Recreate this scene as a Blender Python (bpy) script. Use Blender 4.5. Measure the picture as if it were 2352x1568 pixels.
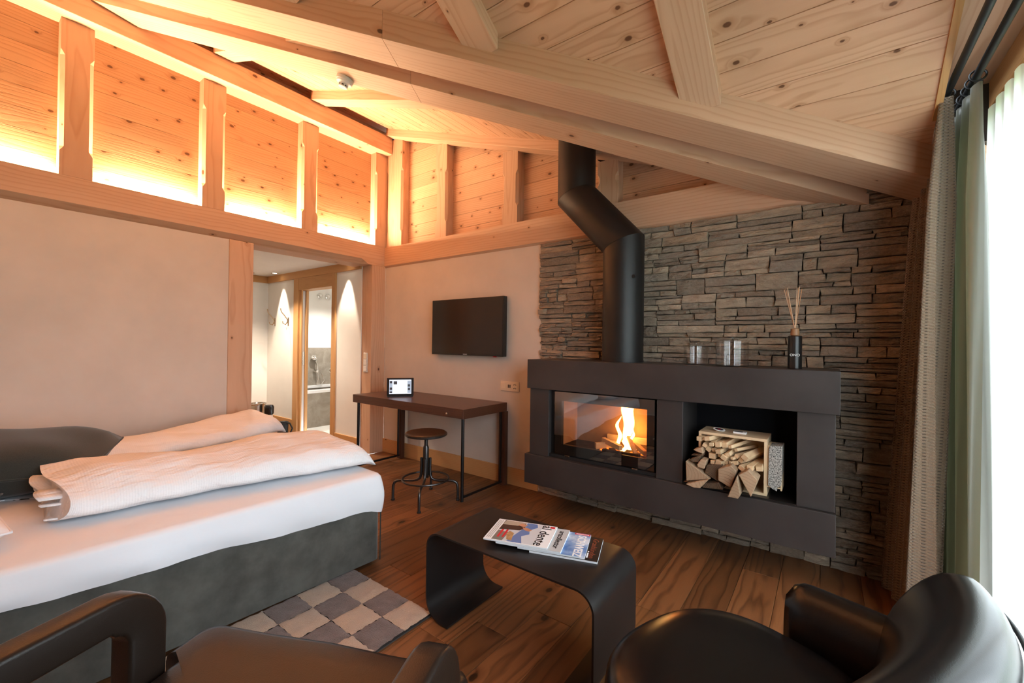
import bpy, math, random
from mathutils import Vector, Matrix
import numpy as np
for o in list(bpy.data.objects): bpy.data.objects.remove(o)
C = bpy.context.scene.collection
sc = bpy.context.scene
rnd = random.Random(7)
PI = math.pi
# ------------------------------------------------------------------ camera, world, lights, exposure
CAM = Vector((4.295, -3.221, 1.32))
RW = Matrix(((0.804, 0.009, -0.595), (0.595, 0.011, 0.804), (0.013, -1.0, 0.004)))   # columns: image right, image down, forward
cd = bpy.data.cameras.new('camera'); cam = bpy.data.objects.new('camera', cd); C.objects.link(cam)
cd.sensor_width = 36.0; cd.lens = 979.0/2352.0*36.0; cd.clip_start = 0.02; cd.clip_end = 200
r_ = RW.col[0].normalized(); f_ = RW.col[2].normalized(); u_ = r_.cross(f_).normalized(); r_ = f_.cross(u_)
m3 = Matrix((r_, u_, -f_)).transposed()
cam.matrix_world = Matrix.Translation(CAM) @ m3.to_4x4()
sc.camera = cam
sc.view_settings.view_transform = 'Standard'; sc.view_settings.look = 'None'
sc.view_settings.gamma = 1.0; sc.view_settings.use_curve_mapping = False
sc.view_settings.exposure = 0.4
try:
    sc.cycles.use_denoising = True; sc.cycles.denoiser = 'OPENIMAGEDENOISE'
    sc.cycles.max_bounces = 8; sc.cycles.diffuse_bounces = 5; sc.cycles.glossy_bounces = 4
    sc.cycles.transmission_bounces = 6; sc.cycles.transparent_max_bounces = 12
    sc.cycles.caustics_reflective = False; sc.cycles.caustics_refractive = False
    sc.cycles.sample_clamp_indirect = 6.0; sc.cycles.use_adaptive_sampling = True
except Exception: pass
w = bpy.data.worlds.new('world'); sc.world = w; w.use_nodes = True
bgn = w.node_tree.nodes['Background']
bgn.inputs[0].default_value = (0.80, 0.91, 1.0, 1); bgn.inputs[1].default_value = 8.4
def area(name, loc, rot, sx, sy, energy, col, portal=False):
    l = bpy.data.lights.new(name, 'AREA'); l.shape = 'RECTANGLE'; l.size = sx; l.size_y = sy
    l.energy = energy; l.color = col
    o = bpy.data.objects.new(name, l); C.objects.link(o); o.location = loc; o.rotation_euler = rot
    if portal: l.cycles.is_portal = True
    return o
area('window_portal', (5.12, -1.82, 1.23), (0, PI/2, 0), 2.4, 3.1, 1, (1, 1, 1), True)
LEDCOL = (1.0, 0.71, 0.43)
for yc, ln in ((-0.505, .66), (-1.375, .64), (-2.22, .62), (-3.07, .62), (-3.92, .62)):
    area('strip_light', (-0.084, yc, 2.4585), (PI, math.radians(10), 0), .016, ln, 46.0, LEDCOL)
def spot(name, loc, rot, energy, col, size, blend):
    l = bpy.data.lights.new(name, 'SPOT'); l.energy = energy; l.color = col; l.spot_size = size; l.spot_blend = blend; l.shadow_soft_size = .015
    o = bpy.data.objects.new(name, l); C.objects.link(o); o.location = loc; o.rotation_euler = rot; return o
WARM = (1.0, 0.84, 0.66)
for sx, tl in ((-2.11, 0), (-0.44, 4)):
    spot('hall_spot', (sx, -.293, 2.268), (0, math.radians(tl), 0), 100, WARM, math.radians(48), .5)
spot('hall_spot', (-1.5, -.9, 2.268), (0, 0, 0), 125, WARM, math.radians(125), .6)
spot('bath_spot', (-1.9, .7, 2.30), (0, 0, 0), 105, (1, .94, .87), math.radians(130), .6)
def point(name, loc, energy, col, r):
    l = bpy.data.lights.new(name, 'POINT'); l.energy = energy; l.color = col; l.shadow_soft_size = r
    o = bpy.data.objects.new(name, l); C.objects.link(o); o.location = loc; return o
point('fire_glow', (3.20, -.20, .70), 2.0, (1.0, .24, .045), .04)

# ------------------------------------------------------------------ node helpers / materials
class NT:
    def __init__(s, m):
        m.use_nodes = True; s.t = m.node_tree; s.n = s.t.nodes; s.n.clear()
        s.out = s.n.new('ShaderNodeOutputMaterial'); s.m = m
    def N(s, typ, **k):
        n = s.n.new('ShaderNode'+typ)
        for a, b in k.items():
            if a.startswith('i_'):
                key = a[2:]; key = int(key) if key.isdigit() else key
                s.set(n.inputs[key], b)
            else: setattr(n, a, b)
        return n
    def set(s, inp, v):
        if hasattr(v, 'is_output') or v.__class__.__name__.startswith('NodeSocket'): s.t.links.new(v, inp)
        else:
            try: inp.default_value = v
            except Exception:
                inp.default_value = tuple(v)+(1,)
    def math(s, op, a, b=0.0, c=None, clamp=False):
        n = s.n.new('ShaderNodeMath'); n.operation = op; n.use_clamp = clamp
        s.set(n.inputs[0], a); s.set(n.inputs[1], b)
        if c is not None: s.set(n.inputs[2], c)
        return n.outputs[0]
    def mix(s, f, a, b, mode='MIX'):
        n = s.n.new('ShaderNodeMix'); n.data_type = 'RGBA'; n.blend_type = mode
        s.set(n.inputs[0], f)
        for i, v in ((6, a), (7, b)):
            if isinstance(v, tuple) and len(v) == 3: v = v+(1,)
            s.set(n.inputs[i], v)
        return n.outputs[2]
    def ramp(s, f, stops, interp='LINEAR'):
        n = s.n.new('ShaderNodeValToRGB'); cr = n.color_ramp; cr.interpolation = interp
        while len(cr.elements) < len(stops): cr.elements.new(.5)
        for e, (p, c) in zip(cr.elements, stops):
            e.position = p; e.color = tuple(c)+(1,) if len(c) == 3 else c
        s.set(n.inputs[0], f); return n.outputs[0]
    def mr(s, v, a, b, c, d, smooth=False):
        n = s.n.new('ShaderNodeMapRange'); n.interpolation_type = 'SMOOTHSTEP' if smooth else 'LINEAR'
        for i, x in enumerate((v, a, b, c, d)): s.set(n.inputs[i], x)
        return n.outputs[0]
    def noise(s, vec, scale, detail=2, rough=.5, out=0, dist=0):
        n = s.n.new('ShaderNodeTexNoise'); s.set(n.inputs['Vector'], vec); n.inputs['Scale'].default_value = scale
        n.inputs['Detail'].default_value = detail; n.inputs['Roughness'].default_value = rough
        n.inputs['Distortion'].default_value = dist
        return n.outputs[out]
    def vm(s, op, a, b):
        n = s.n.new('ShaderNodeVectorMath'); n.operation = op; s.set(n.inputs[0], a); s.set(n.inputs[1], b); return n.outputs[0]
    def bump(s, h, st, d=.01):
        n = s.n.new('ShaderNodeBump'); n.inputs['Strength'].default_value = st; n.inputs['Distance'].default_value = d
        s.set(n.inputs['Height'], h); return n.outputs[0]
    def princ(s, **k):
        n = s.n.new('ShaderNodeBsdfPrincipled')
        for a, b in k.items():
            a = {'color': 'Base Color', 'rough': 'Roughness', 'metal': 'Metallic', 'spec': 'Specular IOR Level', 'normal': 'Normal', 'sheen': 'Sheen Weight', 'coat': 'Coat Weight', 'coatr': 'Coat Roughness', 'em': 'Emission Color', 'ems': 'Emission Strength', 'trans': 'Transmission Weight', 'ior': 'IOR', 'alpha': 'Alpha'}[a]
            if isinstance(b, tuple) and len(b) == 3: b = b+(1,)
            s.set(n.inputs[a], b)
        s.t.links.new(n.outputs[0], s.out.inputs[0]); return n
def srgb(r, g, b):
    f = lambda c: (c/255/12.92 if c/255 <= .04045 else ((c/255+.055)/1.055)**2.4)
    return (f(r), f(g), f(b))
MT = {}
def newmat(name):
    m = bpy.data.materials.new(name); MT[name] = m; return NT(m)
def wood(name, light, dark, freq=55, knot=.5, kr=.018, rough=.5, contrast=.55, var=.12, kcol=None, bump=.15, spec=.35, kx=3.2, fine=.12):
    t = newmat(name)
    at = t.N('Attribute', attribute_name='gc').outputs['Vector']
    rn = t.N('ObjectInfo').outputs['Random']
    off = t.N('CombineXYZ', i_0=t.math('MULTIPLY', rn, 37.0), i_1=t.math('MULTIPLY', rn, 11.3), i_2=0.0).outputs[0]
    v = t.vm('ADD', at, off)
    sp = t.N('SeparateXYZ', i_0=at)
    x, y, z = sp.outputs
    # knots : sparse cells in (along, across)
    kv = t.N('CombineXYZ', i_0=t.math('MULTIPLY', t.math('ADD', x, t.math('MULTIPLY', rn, 37.0)), kx), i_1=t.math('MULTIPLY', t.math('ADD', t.math('ADD', y, z), t.math('MULTIPLY', rn, 11.3)), kx*1.6), i_2=0.0).outputs[0]
    vo = t.N('TexVoronoi', voronoi_dimensions='2D', i_Vector=kv, i_Scale=1.0, i_Randomness=1.0)
    cellr = t.N('SeparateColor', i_0=vo.outputs['Color'])
    keep = t.math('LESS_THAN', cellr.outputs[0], knot)
    kd = t.math('DIVIDE', vo.outputs['Distance'], kx*1.25)
    size = t.math('MULTIPLY_ADD', cellr.outputs[1], kr*1.1, kr*.35)
    kd = t.math('ADD', kd, t.math('MULTIPLY', t.math('SUBTRACT', t.noise(v, 60, 2), .5), .006))
    core = t.math('MULTIPLY', t.mr(kd, t.math('MULTIPLY', size, 1.05), t.math('MULTIPLY', size, .6), 0, 1, True), keep)
    halo = t.math('MULTIPLY', t.mr(kd, t.math('MULTIPLY', size, 3.2), t.math('MULTIPLY', size, .8), 0, 1, True), keep)
    # rings
    sv = t.vm('MULTIPLY', v, (.55, 2.2, 2.2))
    n1 = t.noise(sv, 2.0, 3, .5)
    yy = t.math('ADD', y, t.math('MULTIPLY', t.math('SUBTRACT', rn, .5), .12))
    zz = t.math('ADD', z, t.math('MULTIPLY_ADD', t.math('FRACT', t.math('MULTIPLY', rn, 7.7)), .12, .03))
    r = t.math('SQRT', t.math('ADD', t.math('MULTIPLY', yy, yy), t.math('MULTIPLY', zz, zz)))
    r = t.math('ADD', r, t.math('MULTIPLY', t.math('SUBTRACT', n1, .5), .10))
    r = t.math('ADD', r, t.math('MULTIPLY', halo, .016))
    ph = t.math('FRACT', t.math('MULTIPLY', r, freq))
    ring = t.ramp(ph, [(0, (0, 0, 0)), (.55, (.12,)*3), (.86, (1, 1, 1)), (1.0, (0, 0, 0))])
    brd = t.noise(t.vm('MULTIPLY', v, (1.2, 9, 9)), 1.0, 3, .6)
    fib = t.noise(t.vm('MULTIPLY', v, (9, 260, 260)), 1.0, 2, .6)
    f = t.math('MULTIPLY', ring, t.math('MULTIPLY_ADD', brd, contrast*1.1, contrast*.35))
    f = t.math('ADD', f, t.math('MULTIPLY', t.math('SUBTRACT', fib, .5), fine), clamp=True)
    col = t.mix(f, light, dark)
    col = t.mix(t.mr(brd, .35, .75, 0, .35), col, tuple(a*.45+b*.55 for a, b in zip(light, dark)))
    kc = kcol or tuple(a*.30 for a in dark)
    col = t.mix(t.math('MULTIPLY', halo, .45), col, dark)
    col = t.mix(t.math('MULTIPLY', core, .9), col, kc)
    hs = t.N('HueSaturation', i_Color=col, i_Value=t.math('MULTIPLY_ADD', t.math('FRACT', t.math('MULTIPLY', rn, 3.3)), var*2, 1-var))
    t.princ(color=hs.outputs[0], rough=rough, spec=spec, normal=t.bump(t.math('SUBTRACT', fib, t.math('MULTIPLY', ring, .6)), bump, .002))
    return MT[name]
wood('pine', (.63, .38, .24), (.36, .165, .07), freq=50, knot=.55, kr=.0125, contrast=.50, kx=5.2, kcol=(.10, .035, .012), rough=.55, var=.08)
wood('pine_dimmed', (.53, .305, .165), (.30, .13, .05), freq=50, knot=.55, kr=.0125, contrast=.50, kx=5.2, kcol=(.10, .035, .012), rough=.55, var=.08)  # same pine, colour darkened so boards above the strip lights look less bright
wood('pine_timber', (.60, .385, .255), (.39, .195, .10), freq=38, knot=.30, kr=.014, contrast=.42, kx=2.4, kcol=(.08, .03, .012), rough=.55, var=.05)
wood('pine_trim', (.58, .31, .125), (.40, .18, .055), freq=60, knot=.12, kr=.010, contrast=.3, kx=2.2, rough=.5, var=.05)
wood('oak_floor', (.215, .089, .033), (.050, .018, .007), freq=42, knot=.34, kr=.020, contrast=.75, kx=2.3, kcol=(.012, .006, .003), rough=.36, var=.30, bump=.3, spec=.45, fine=.5)
wood('dark_desk', (.085, .032, .018), (.03, .011, .006), freq=60, knot=0, contrast=.5, rough=.32, var=.04, spec=.5)
wood('stool_wood', (.055, .026, .014), (.018, .009, .005), freq=50, knot=.1, contrast=.6, rough=.35, var=.04)
wood('spruce_stick', (.72, .53, .33), (.50, .32, .16), freq=90, knot=0, contrast=.35, rough=.7, var=.12)
wood('crate_wood', (.70, .53, .34), (.52, .35, .19), freq=70, knot=.1, contrast=.3, rough=.6, var=.04)
wood('beech_log', (.44, .30, .19), (.24, .145, .08), freq=60, knot=.05, contrast=.4, rough=.85, var=.2, bump=.5)
wood('bark', (.14, .085, .05), (.03, .018, .01), freq=110, knot=0, contrast=1.0, rough=.95, var=.2, bump=1.0)
def objv(t): return t.N('TexCoord').outputs['Object']
def simple(name, col, rough=.5, metal=0, spec=.5, nscale=0, namt=0, bump=0, bscale=200, bdist=.001, **k):
    t = newmat(name); c = col
    if namt:
        c = t.mix(t.mr(t.noise(objv(t), nscale, 4, .6), .3, .7, 0, 1), tuple(a*(1-namt) for a in col), tuple(min(1, a*(1+namt)) for a in col))
    kw = dict(color=c, rough=rough, metal=metal, spec=spec); kw.update(k)
    if bump: kw['normal'] = t.bump(t.noise(objv(t), bscale, 3), bump, bdist)
    t.princ(**kw); return MT[name]
simple('plaster', (.62, .545, .475), .9, 0, .15, 2.2, .06, .25, 14, .004)
simple('plaster_white', (.80, .77, .72), .9, 0, .15, 3, .03, .15, 30, .002)
t = newmat('stucco'); v = objv(t); n = t.noise(v, 5, 6, .65, 0, .8)
t.princ(color=t.ramp(n, [(.3, (.22, .185, .145)), (.55, (.33, .29, .235)), (.75, (.42, .38, .32))]), rough=.6)
t = newmat('stone'); v = objv(t); rn = t.N('ObjectInfo').outputs['Random']
at = t.N('Attribute', attribute_name='gc').outputs['Vector']
sx = t.N('SeparateXYZ', i_0=at)
rr = t.math('FRACT', t.math('ADD', rn, t.math('MULTIPLY', sx.outputs[2], 7.31)))
base = t.ramp(rr, [(0, (.18, .13, .09)), (.3, (.34, .255, .18)), (.5, (.29, .245, .20)), (.75, (.44, .325, .21)), (1, (.60, .47, .34))])
n1 = t.noise(t.vm('MULTIPLY', v, (4, 4, 14)), 2.2, 5, .65); n2 = t.noise(v, 60, 4, .7); n3 = t.noise(t.vm('MULTIPLY', v, (9, 9, 30)), 1.0, 4, .7)
c = t.mix(t.mr(n1, .3, .7, 0, .75), base, tuple([.13, .11, .092]))
c = t.mix(t.mr(n1, .58, .76, 0, .5), c, (.26, .15, .075))
c = t.mix(t.mr(n2, .3, .75, 0, .5), c, (.40, .33, .26))
t.princ(color=c, rough=.85, spec=.25, normal=t.bump(t.math('ADD', t.math('MULTIPLY', n3, 1.6), t.math('MULTIPLY', n2, .6)), .9, .016))
simple('mortar', (.05, .041, .034), .95, 0, .1)
t = newmat('black_steel'); v = objv(t); n = t.noise(v, 2.5, 4, .6)
t.princ(color=t.mix(t.mr(n, .3, .7, 0, 1), (.042, .036, .035), (.060, .052, .050)), rough=t.mr(n, .3, .7, .40, .5), metal=.35, spec=.5, normal=t.bump(t.noise(v, 300, 2), .06, .0006))
simple('flue_paint', (.008, .0072, .007), .46, 0, .4, 300, .1, .1, 400, .0005)
simple('matt_black', (.010, .010, .011), .55, 0, .4)
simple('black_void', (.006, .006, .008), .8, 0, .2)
simple('table_steel', (.026, .022, .021), .34, .5, .5, 6, .12, .05, 200, .0006)
simple('gun_metal', (.09, .085, .085), .35, .9, .5)
simple('dark_metal', (.03, .027, .027), .38, .8, .5)
simple('chrome', (.75, .74, .72), .12, 1.0)
simple('brass_hook', (.36, .22, .12), .3, 1.0)
simple('steel_bin', (.62, .55, .47), .25, 1.0)
simple('white_plastic', (.74, .71, .66), .4)
simple('ivory_plastic', (.78, .66, .50), .4)
simple('grille_dark', (.03, .025, .02), .6)
simple('black_plastic', (.012, .011, .011), .25)
t = newmat('tv_screen'); t.princ(color=(.016, .010, .008), rough=.16, spec=.6)
simple('suede', (.085, .085, .075), .95, 0, .1, 7, .32, .3, 90, .002, sheen=.4)
simple('sheet_cotton', (.80, .81, .84), .9, 0, .1, 0, 0, .45, 9, .010)
t = newmat('duvet_cotton'); v = objv(t)
at = t.N('Attribute', attribute_name='gc').outputs['Vector']; sx = t.N('SeparateXYZ', i_0=at)
st = t.math('SINE', t.math('MULTIPLY', sx.outputs[0], 2*PI/.0095))
wr = t.noise(t.vm('MULTIPLY', v, (10, 4, 6)), 1.6, 4, .6)
t.princ(color=t.mix(t.mr(st, -.3, .5, 0, .35), (.86, .86, .87), (.80, .80, .82)), rough=.8, spec=.2, normal=t.bump(t.math('ADD', t.math('MULTIPLY', wr, 4.0), t.math('MULTIPLY', st, .04)), .5, .010))
simple('cushion_grey', (.040, .042, .036), .95, 0, .1, 300, .2, .3, 500, .001, sheen=.25)
t = newmat('black_leather'); v = objv(t)
vo = t.N('TexVoronoi', i_Vector=v, i_Scale=420.0).outputs['Distance']
t.princ(color=(.006, .005, .0048), rough=.25, spec=.36, normal=t.bump(t.math('ADD', vo, t.math('MULTIPLY', t.noise(v, 9, 3), 2.5)), .07, .0010))
t = newmat('brown_leather'); v = objv(t)
vo = t.N('TexVoronoi', i_Vector=v, i_Scale=330.0).outputs['Distance']
t.princ(color=(.014, .0085, .006), rough=.32, spec=.40, normal=t.bump(t.math('ADD', vo, t.math('MULTIPLY', t.noise(v, 9, 3), 2.5)), .15, .0012))
t = newmat('weave'); at = t.N('Attribute', attribute_name='gc').outputs['Vector']; sx = t.N('SeparateXYZ', i_0=at)
a = t.math('SINE', t.math('MULTIPLY', sx.outputs[0], 2*PI/.022)); b = t.math('SINE', t.math('MULTIPLY', sx.outputs[1], 2*PI/.014))
h = t.math('MULTIPLY', a, b); hole = t.mr(t.math('MAXIMUM', a, b), -.85, -.45, 1, 0, True)
n = t.noise(at, 700, 3, .6)
c = t.mix(t.mr(n, .3, .7, 0, 1), (.17, .11, .065), (.44, .33, .23)); c = t.mix(t.math('MULTIPLY', hole, .8), c, (.04, .025, .015))
t.princ(color=c, rough=.95, spec=.1, sheen=.3, normal=t.bump(t.math('ADD', h, n), .9, .005))
t = newmat('satin'); d = t.N('BsdfTranslucent', i_0=(.32, .32, .17, 1)); p = t.princ(color=(.15, .142, .118), rough=.28, spec=.5, sheen=.3)
mx = t.N('MixShader', i_0=.16); t.t.links.new(p.outputs[0], mx.inputs[1]); t.t.links.new(d.outputs[0], mx.inputs[2]); t.t.links.new(mx.outputs[0], t.out.inputs[0])
t = newmat('sheer'); d = t.N('BsdfTranslucent', i_0=(.92, .93, .93, 1)); p = t.N('BsdfDiffuse', i_0=(.85, .86, .86, 1)); tr = t.N('BsdfTransparent')
m1 = t.N('MixShader', i_0=.35); t.t.links.new(d.outputs[0], m1.inputs[1]); t.t.links.new(p.outputs[0], m1.inputs[2])
m2 = t.N('MixShader', i_0=.22); t.t.links.new(m1.outputs[0], m2.inputs[1]); t.t.links.new(tr.outputs[0], m2.inputs[2]); t.t.links.new(m2.outputs[0], t.out.inputs[0])
def glassmat(name, tint=(1, 1, 1), ior=1.45, rough=0.0, maxr=1.0):
    t = newmat(name); lw = t.N('LayerWeight', i_Blend=.5).outputs['Facing']; tr = t.N('BsdfTransparent', i_0=tint+(1,)); gl = t.N('BsdfGlossy', i_Roughness=rough)
    f = t.math('MULTIPLY_ADD', t.math('POWER', lw, 4.5), maxr, ((ior-1)/(ior+1))**2)
    mx = t.N('MixShader'); t.set(mx.inputs[0], f); t.t.links.new(tr.outputs[0], mx.inputs[1]); t.t.links.new(gl.outputs[0], mx.inputs[2]); t.t.links.new(mx.outputs[0], t.out.inputs[0])
glassmat('window_glass'); glassmat('jar_glass', (.97, .97, .97), 1.6, .02, .8)
glassmat('stove_glass', (.80, .72, .64), 2.4, .01)
glassmat('bottle_glass', (.02, .01, .006), 1.6, .03)
def emis(name, col, s, attr=None):
    t = newmat(name); e = t.N('Emission', i_0=tuple(col)+(1,), i_1=s); t.t.links.new(e.outputs[0], t.out.inputs[0])
t = newmat('flame'); at = t.N('Attribute', attribute_name='gc').outputs['Vector']; sx = t.N('SeparateXYZ', i_0=at)
lw = t.N('LayerWeight', i_Blend=.35).outputs['Facing']
e = t.N('Emission', i_0=t.ramp(lw, [(0, (1, .62, .22)), (.55, (1, .45, .10)), (1, (1, .16, .01))]), i_1=t.mr(lw, 0, 1, 14, 2.0))
tr = t.N('BsdfTransparent'); mx = t.N('MixShader'); t.set(mx.inputs[0], t.mr(lw, .35, 1.0, 0, .95, True))
t.t.links.new(e.outputs[0], mx.inputs[1]); t.t.links.new(tr.outputs[0], mx.inputs[2]); t.t.links.new(mx.outputs[0], t.out.inputs[0])
emis('ember_glow', (1, .18, .02), 2.5); emis('lamp_glow', (1, .85, .65), 12)
simple('vermiculite', (.34, .19, .10), .95, 0, .1, 9, .12)
simple('charred', (.04, .022, .014), .9, 0, .2, 30, .5)
simple('paper', (.83, .85, .86), .6); simple('paper_edge', (.80, .86, .90), .8)
simple('ink_black', (.012, .012, .014), .5); simple('ink_red', (.60, .02, .03), .5); simple('ink_white', (.85, .85, .85), .5)
simple('cover_grey', (.50, .53, .54), .4); simple('cover_dark', (.016, .013, .013), .3); simple('ink_orange', (.22, .05, .02), .5)
t = newmat('cover_sky'); at = t.N('Attribute', attribute_name='gc').outputs['Vector']
n = t.noise(at, 9, 4, .6); t.princ(color=t.ramp(n, [(.38, (.07, .18, .46)), (.52, (.25, .38, .62)), (.66, (.66, .73, .82))]), rough=.3)
simple('photo_blue', (.13, .21, .45), .35); simple('photo_snow', (.60, .63, .66), .35); simple('photo_grey', (.20, .19, .165), .35)
simple('photo_brown', (.055, .025, .018), .35); simple('photo_beige', (.42, .36, .28), .35); simple('photo_skin', (.55, .26, .15), .35); simple('photo_fur', (.45, .27, .12), .35, 0, .4, 60, .5)
emis('screen_white', (.82, .87, 1.0), .95); emis('screen_grey', (.45, .50, .60), .8); simple('screen_dark', (.03, .02, .025), .3); simple('bezel', (.012, .006, .004), .55, 0, .2)
t = newmat('newsprint'); at = t.N('Attribute', attribute_name='gc').outputs['Vector']
b_ = t.N('TexBrick', i_Vector=at, i_Scale=26.0, i_Color1=(.05, .05, .05, 1), i_Color2=(.50, .50, .47, 1), i_Mortar=(.50, .50, .47, 1))
n = t.noise(at, 160, 3, .7); t.princ(color=t.ramp(n, [(.42, (.05, .05, .05)), (.54, (.42, .41, .38))]), rough=.8)
t = newmat('rug_light'); v = objv(t); n = t.noise(v, 240, 3, .7); n2 = t.noise(v, 16, 3, .6)
t.princ(color=t.mix(t.mr(n2, .3, .7, 0, 1), t.mix(n, (.40, .29, .19), (.68, .53, .39)), t.mix(n, (.33, .25, .18), (.58, .46, .35))), rough=1, spec=.05, sheen=.4, normal=t.bump(n, .8, .006))
t = newmat('rug_dark'); v = objv(t); n = t.noise(v, 240, 3, .7); n2 = t.noise(v, 16, 3, .6)
t.princ(color=t.mix(t.mr(n2, .3, .7, 0, 1), t.mix(n, (.065, .042, .036), (.18, .13, .115)), t.mix(n, (.11, .08, .07), (.24, .185, .165))), rough=1, spec=.05, sheen=.4, normal=t.bump(n, .8, .006))
simple('rug_backing', (.05, .04, .035), .95)
simple('grass', (.12, .23, .07), .95, 0, .1, 3, .25); simple('terrace', (.45, .44, .42), .9)
simple('enamel', (.86, .86, .85), .15); simple('bath_floor', (.80, .78, .72), .4)
simple('reed', (.50, .25, .12), .7); simple('reed_pale', (.66, .44, .28), .7); simple('cork_wood', (.30, .15, .07), .5)

# ------------------------------------------------------------------ mesh helpers
WM = {}
def ax(along):
    return {0: (0, 1, 2), 1: (1, 0, 2), 2: (2, 0, 1)}[along]
class B:
    def __init__(s): s.v = []; s.f = []; s.g = []
    def add(s, V, F, G=None):
        n = len(s.v); s.v += [tuple(p) for p in V]; s.f += [tuple(i+n for i in f) for f in F]
        s.g += [tuple(p) for p in (G if G is not None else V)]; return s
    def box(s, lo, hi, along=0, M=None, seed=None):
        lo, hi = [min(a, b) for a, b in zip(lo, hi)], [max(a, b) for a, b in zip(lo, hi)]
        V = [(x, y, z) for x in (lo[0], hi[0]) for y in (lo[1], hi[1]) for z in (lo[2], hi[2])]
        F = [(0, 1, 3, 2), (4, 6, 7, 5), (0, 4, 5, 1), (2, 3, 7, 6), (0, 2, 6, 4), (1, 5, 7, 3)]
        c = [(a+b)/2 for a, b in zip(lo, hi)]; a_, b_, c_ = ax(along)
        o = rnd.random()*20 if seed is None else seed
        G = [(p[a_]-c[a_]+o, p[b_]-c[b_], p[c_]-c[c_]) for p in V]
        if M is not None: V = [M @ Vector(p) for p in V]
        return s.add(V, F, G)
    def loft(s, rings, closed=True, caps=True, gs=None, loop=False):
        n = len(rings[0]); V = [tuple(p) for r in rings for p in r]; F = []
        m = len(rings)
        for i in range(m if loop else m-1):
            j2 = (i+1) % m
            for j in range(n if closed else n-1):
                k = (j+1) % n; F.append((i*n+j, i*n+k, j2*n+k, j2*n+j))
        if caps and closed and not loop:
            F.append(tuple(range(n-1, -1, -1))); F.append(tuple((m-1)*n+j for j in range(n)))
        return s.add(V, F, gs)
    def tube(s, pts, r, n=8, loop=False, caps=True):
        pts = [Vector(p) for p in pts]; m = len(pts); rings = []; up = None
        for i, p in enumerate(pts):
            a = pts[(i-1) % m] if (loop or i > 0) else p; b = pts[(i+1) % m] if (loop or i < m-1) else p
            d = (b-a).normalized()
            if up is None: up = Vector((0, 0, 1)) if abs(d.z) < .9 else Vector((1, 0, 0))
            sd = d.cross(up).normalized(); up = sd.cross(d).normalized()
            rr = r[i] if isinstance(r, (list, tuple)) else r
            rings.append([p+rr*(math.cos(2*PI*k/n)*sd+math.sin(2*PI*k/n)*up) for k in range(n)])
        return s.loft(rings, True, caps, None, loop)
    def lathe(s, prof, c, n=24, caps=True, M=None):
        c = Vector(c); rings = []
        for r, z in prof:
            ring = [Vector((r*math.cos(2*PI*k/n), r*math.sin(2*PI*k/n), z)) for k in range(n)]
            if M is not None: ring = [M @ p for p in ring]
            rings.append([c+p for p in ring])
        return s.loft(rings, True, caps)
    def prism(s, poly, fn, d0, d1, along_uv=None):
        n = len(poly); V = [fn(u, v, d0) for u, v in poly]+[fn(u, v, d1) for u, v in poly]
        F = [tuple(range(n)), tuple(range(2*n-1, n-1, -1))]+[(i, i+n, (i+1) % n+n, (i+1) % n) for i in range(n)]
        o = rnd.random()*20
        G = [(u+o, v, 0) for u, v in poly]+[(u+o, v, d1-d0) for u, v in poly]
        if along_uv == 'depth': G = [(d_+o, u-poly[0][0], v-poly[0][1]) for d_ in (0, d1-d0) for u, v in poly]
        return s.add(V, F, G)
    def build(s, name, mat, parent=None, smooth=False, bevel=0, label=None, seg=2, subsurf=0, fix=True):
        me = bpy.data.meshes.new(name)
        V = [Vector(p) for p in s.v]; loc = Vector((0, 0, 0))
        if parent is not None:
            inv = WM[parent].inverted(); V = [inv @ p for p in V]
        else:
            lo = Vector([min(p[i] for p in V) for i in range(3)]); hi = Vector([max(p[i] for p in V) for i in range(3)])
            loc = Vector(((lo.x+hi.x)/2, (lo.y+hi.y)/2, lo.z)); V = [p-loc for p in V]
        me.from_pydata([tuple(p) for p in V], [], s.f); me.update()
        if fix:
            import bmesh
            bm = bmesh.new(); bm.from_mesh(me); bmesh.ops.recalc_face_normals(bm, faces=bm.faces); bm.to_mesh(me); bm.free()
        a = me.attributes.new('gc', 'FLOAT_VECTOR', 'POINT'); a.data.foreach_set('vector', np.array(s.g, dtype=np.float32).ravel())
        if isinstance(mat, str): mat = MT[mat]
        me.materials.append(mat)
        if smooth:
            me.polygons.foreach_set('use_smooth', [True]*len(me.polygons))
            if smooth != 'all':
                try: me.set_sharp_from_angle(angle=math.radians(smooth if smooth is not True else 40))
                except Exception: pass
        o = bpy.data.objects.new(name, me); C.objects.link(o)
        if parent is not None: o.parent = parent; WM[o] = WM[parent].copy()
        else: o.location = loc; WM[o] = Matrix.Translation(loc)
        if bevel:
            md = o.modifiers.new('bevel', 'BEVEL'); md.width = bevel; md.segments = seg; md.limit_method = 'ANGLE'; md.angle_limit = math.radians(50)
        if subsurf:
            md = o.modifiers.new('sub', 'SUBSURF'); md.levels = subsurf; md.render_levels = subsurf
        if label: o['label'] = label
        return o
def tag(o, label, cat, group=None, kind=None):
    o['label'] = label
    if cat: o['category'] = cat
    if group: o['group'] = group
    if kind: o['kind'] = kind
    return o
def empty(name, loc, label=None, cat=None, group=None, kind=None, rz=0):
    o = bpy.data.objects.new(name, None); C.objects.link(o); o.location = loc; o.rotation_euler = (0, 0, rz); o.empty_display_size = .05
    WM[o] = Matrix.Translation(loc) @ Matrix.Rotation(rz, 4, 'Z')
    if label: tag(o, label, cat, group, kind)
    return o
def box(name, lo, hi, mat, parent=None, along=0, bevel=0, label=None, M=None, seg=2):
    return B().box(lo, hi, along, M).build(name, mat, parent, bevel=bevel, label=label, seg=seg)
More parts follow.
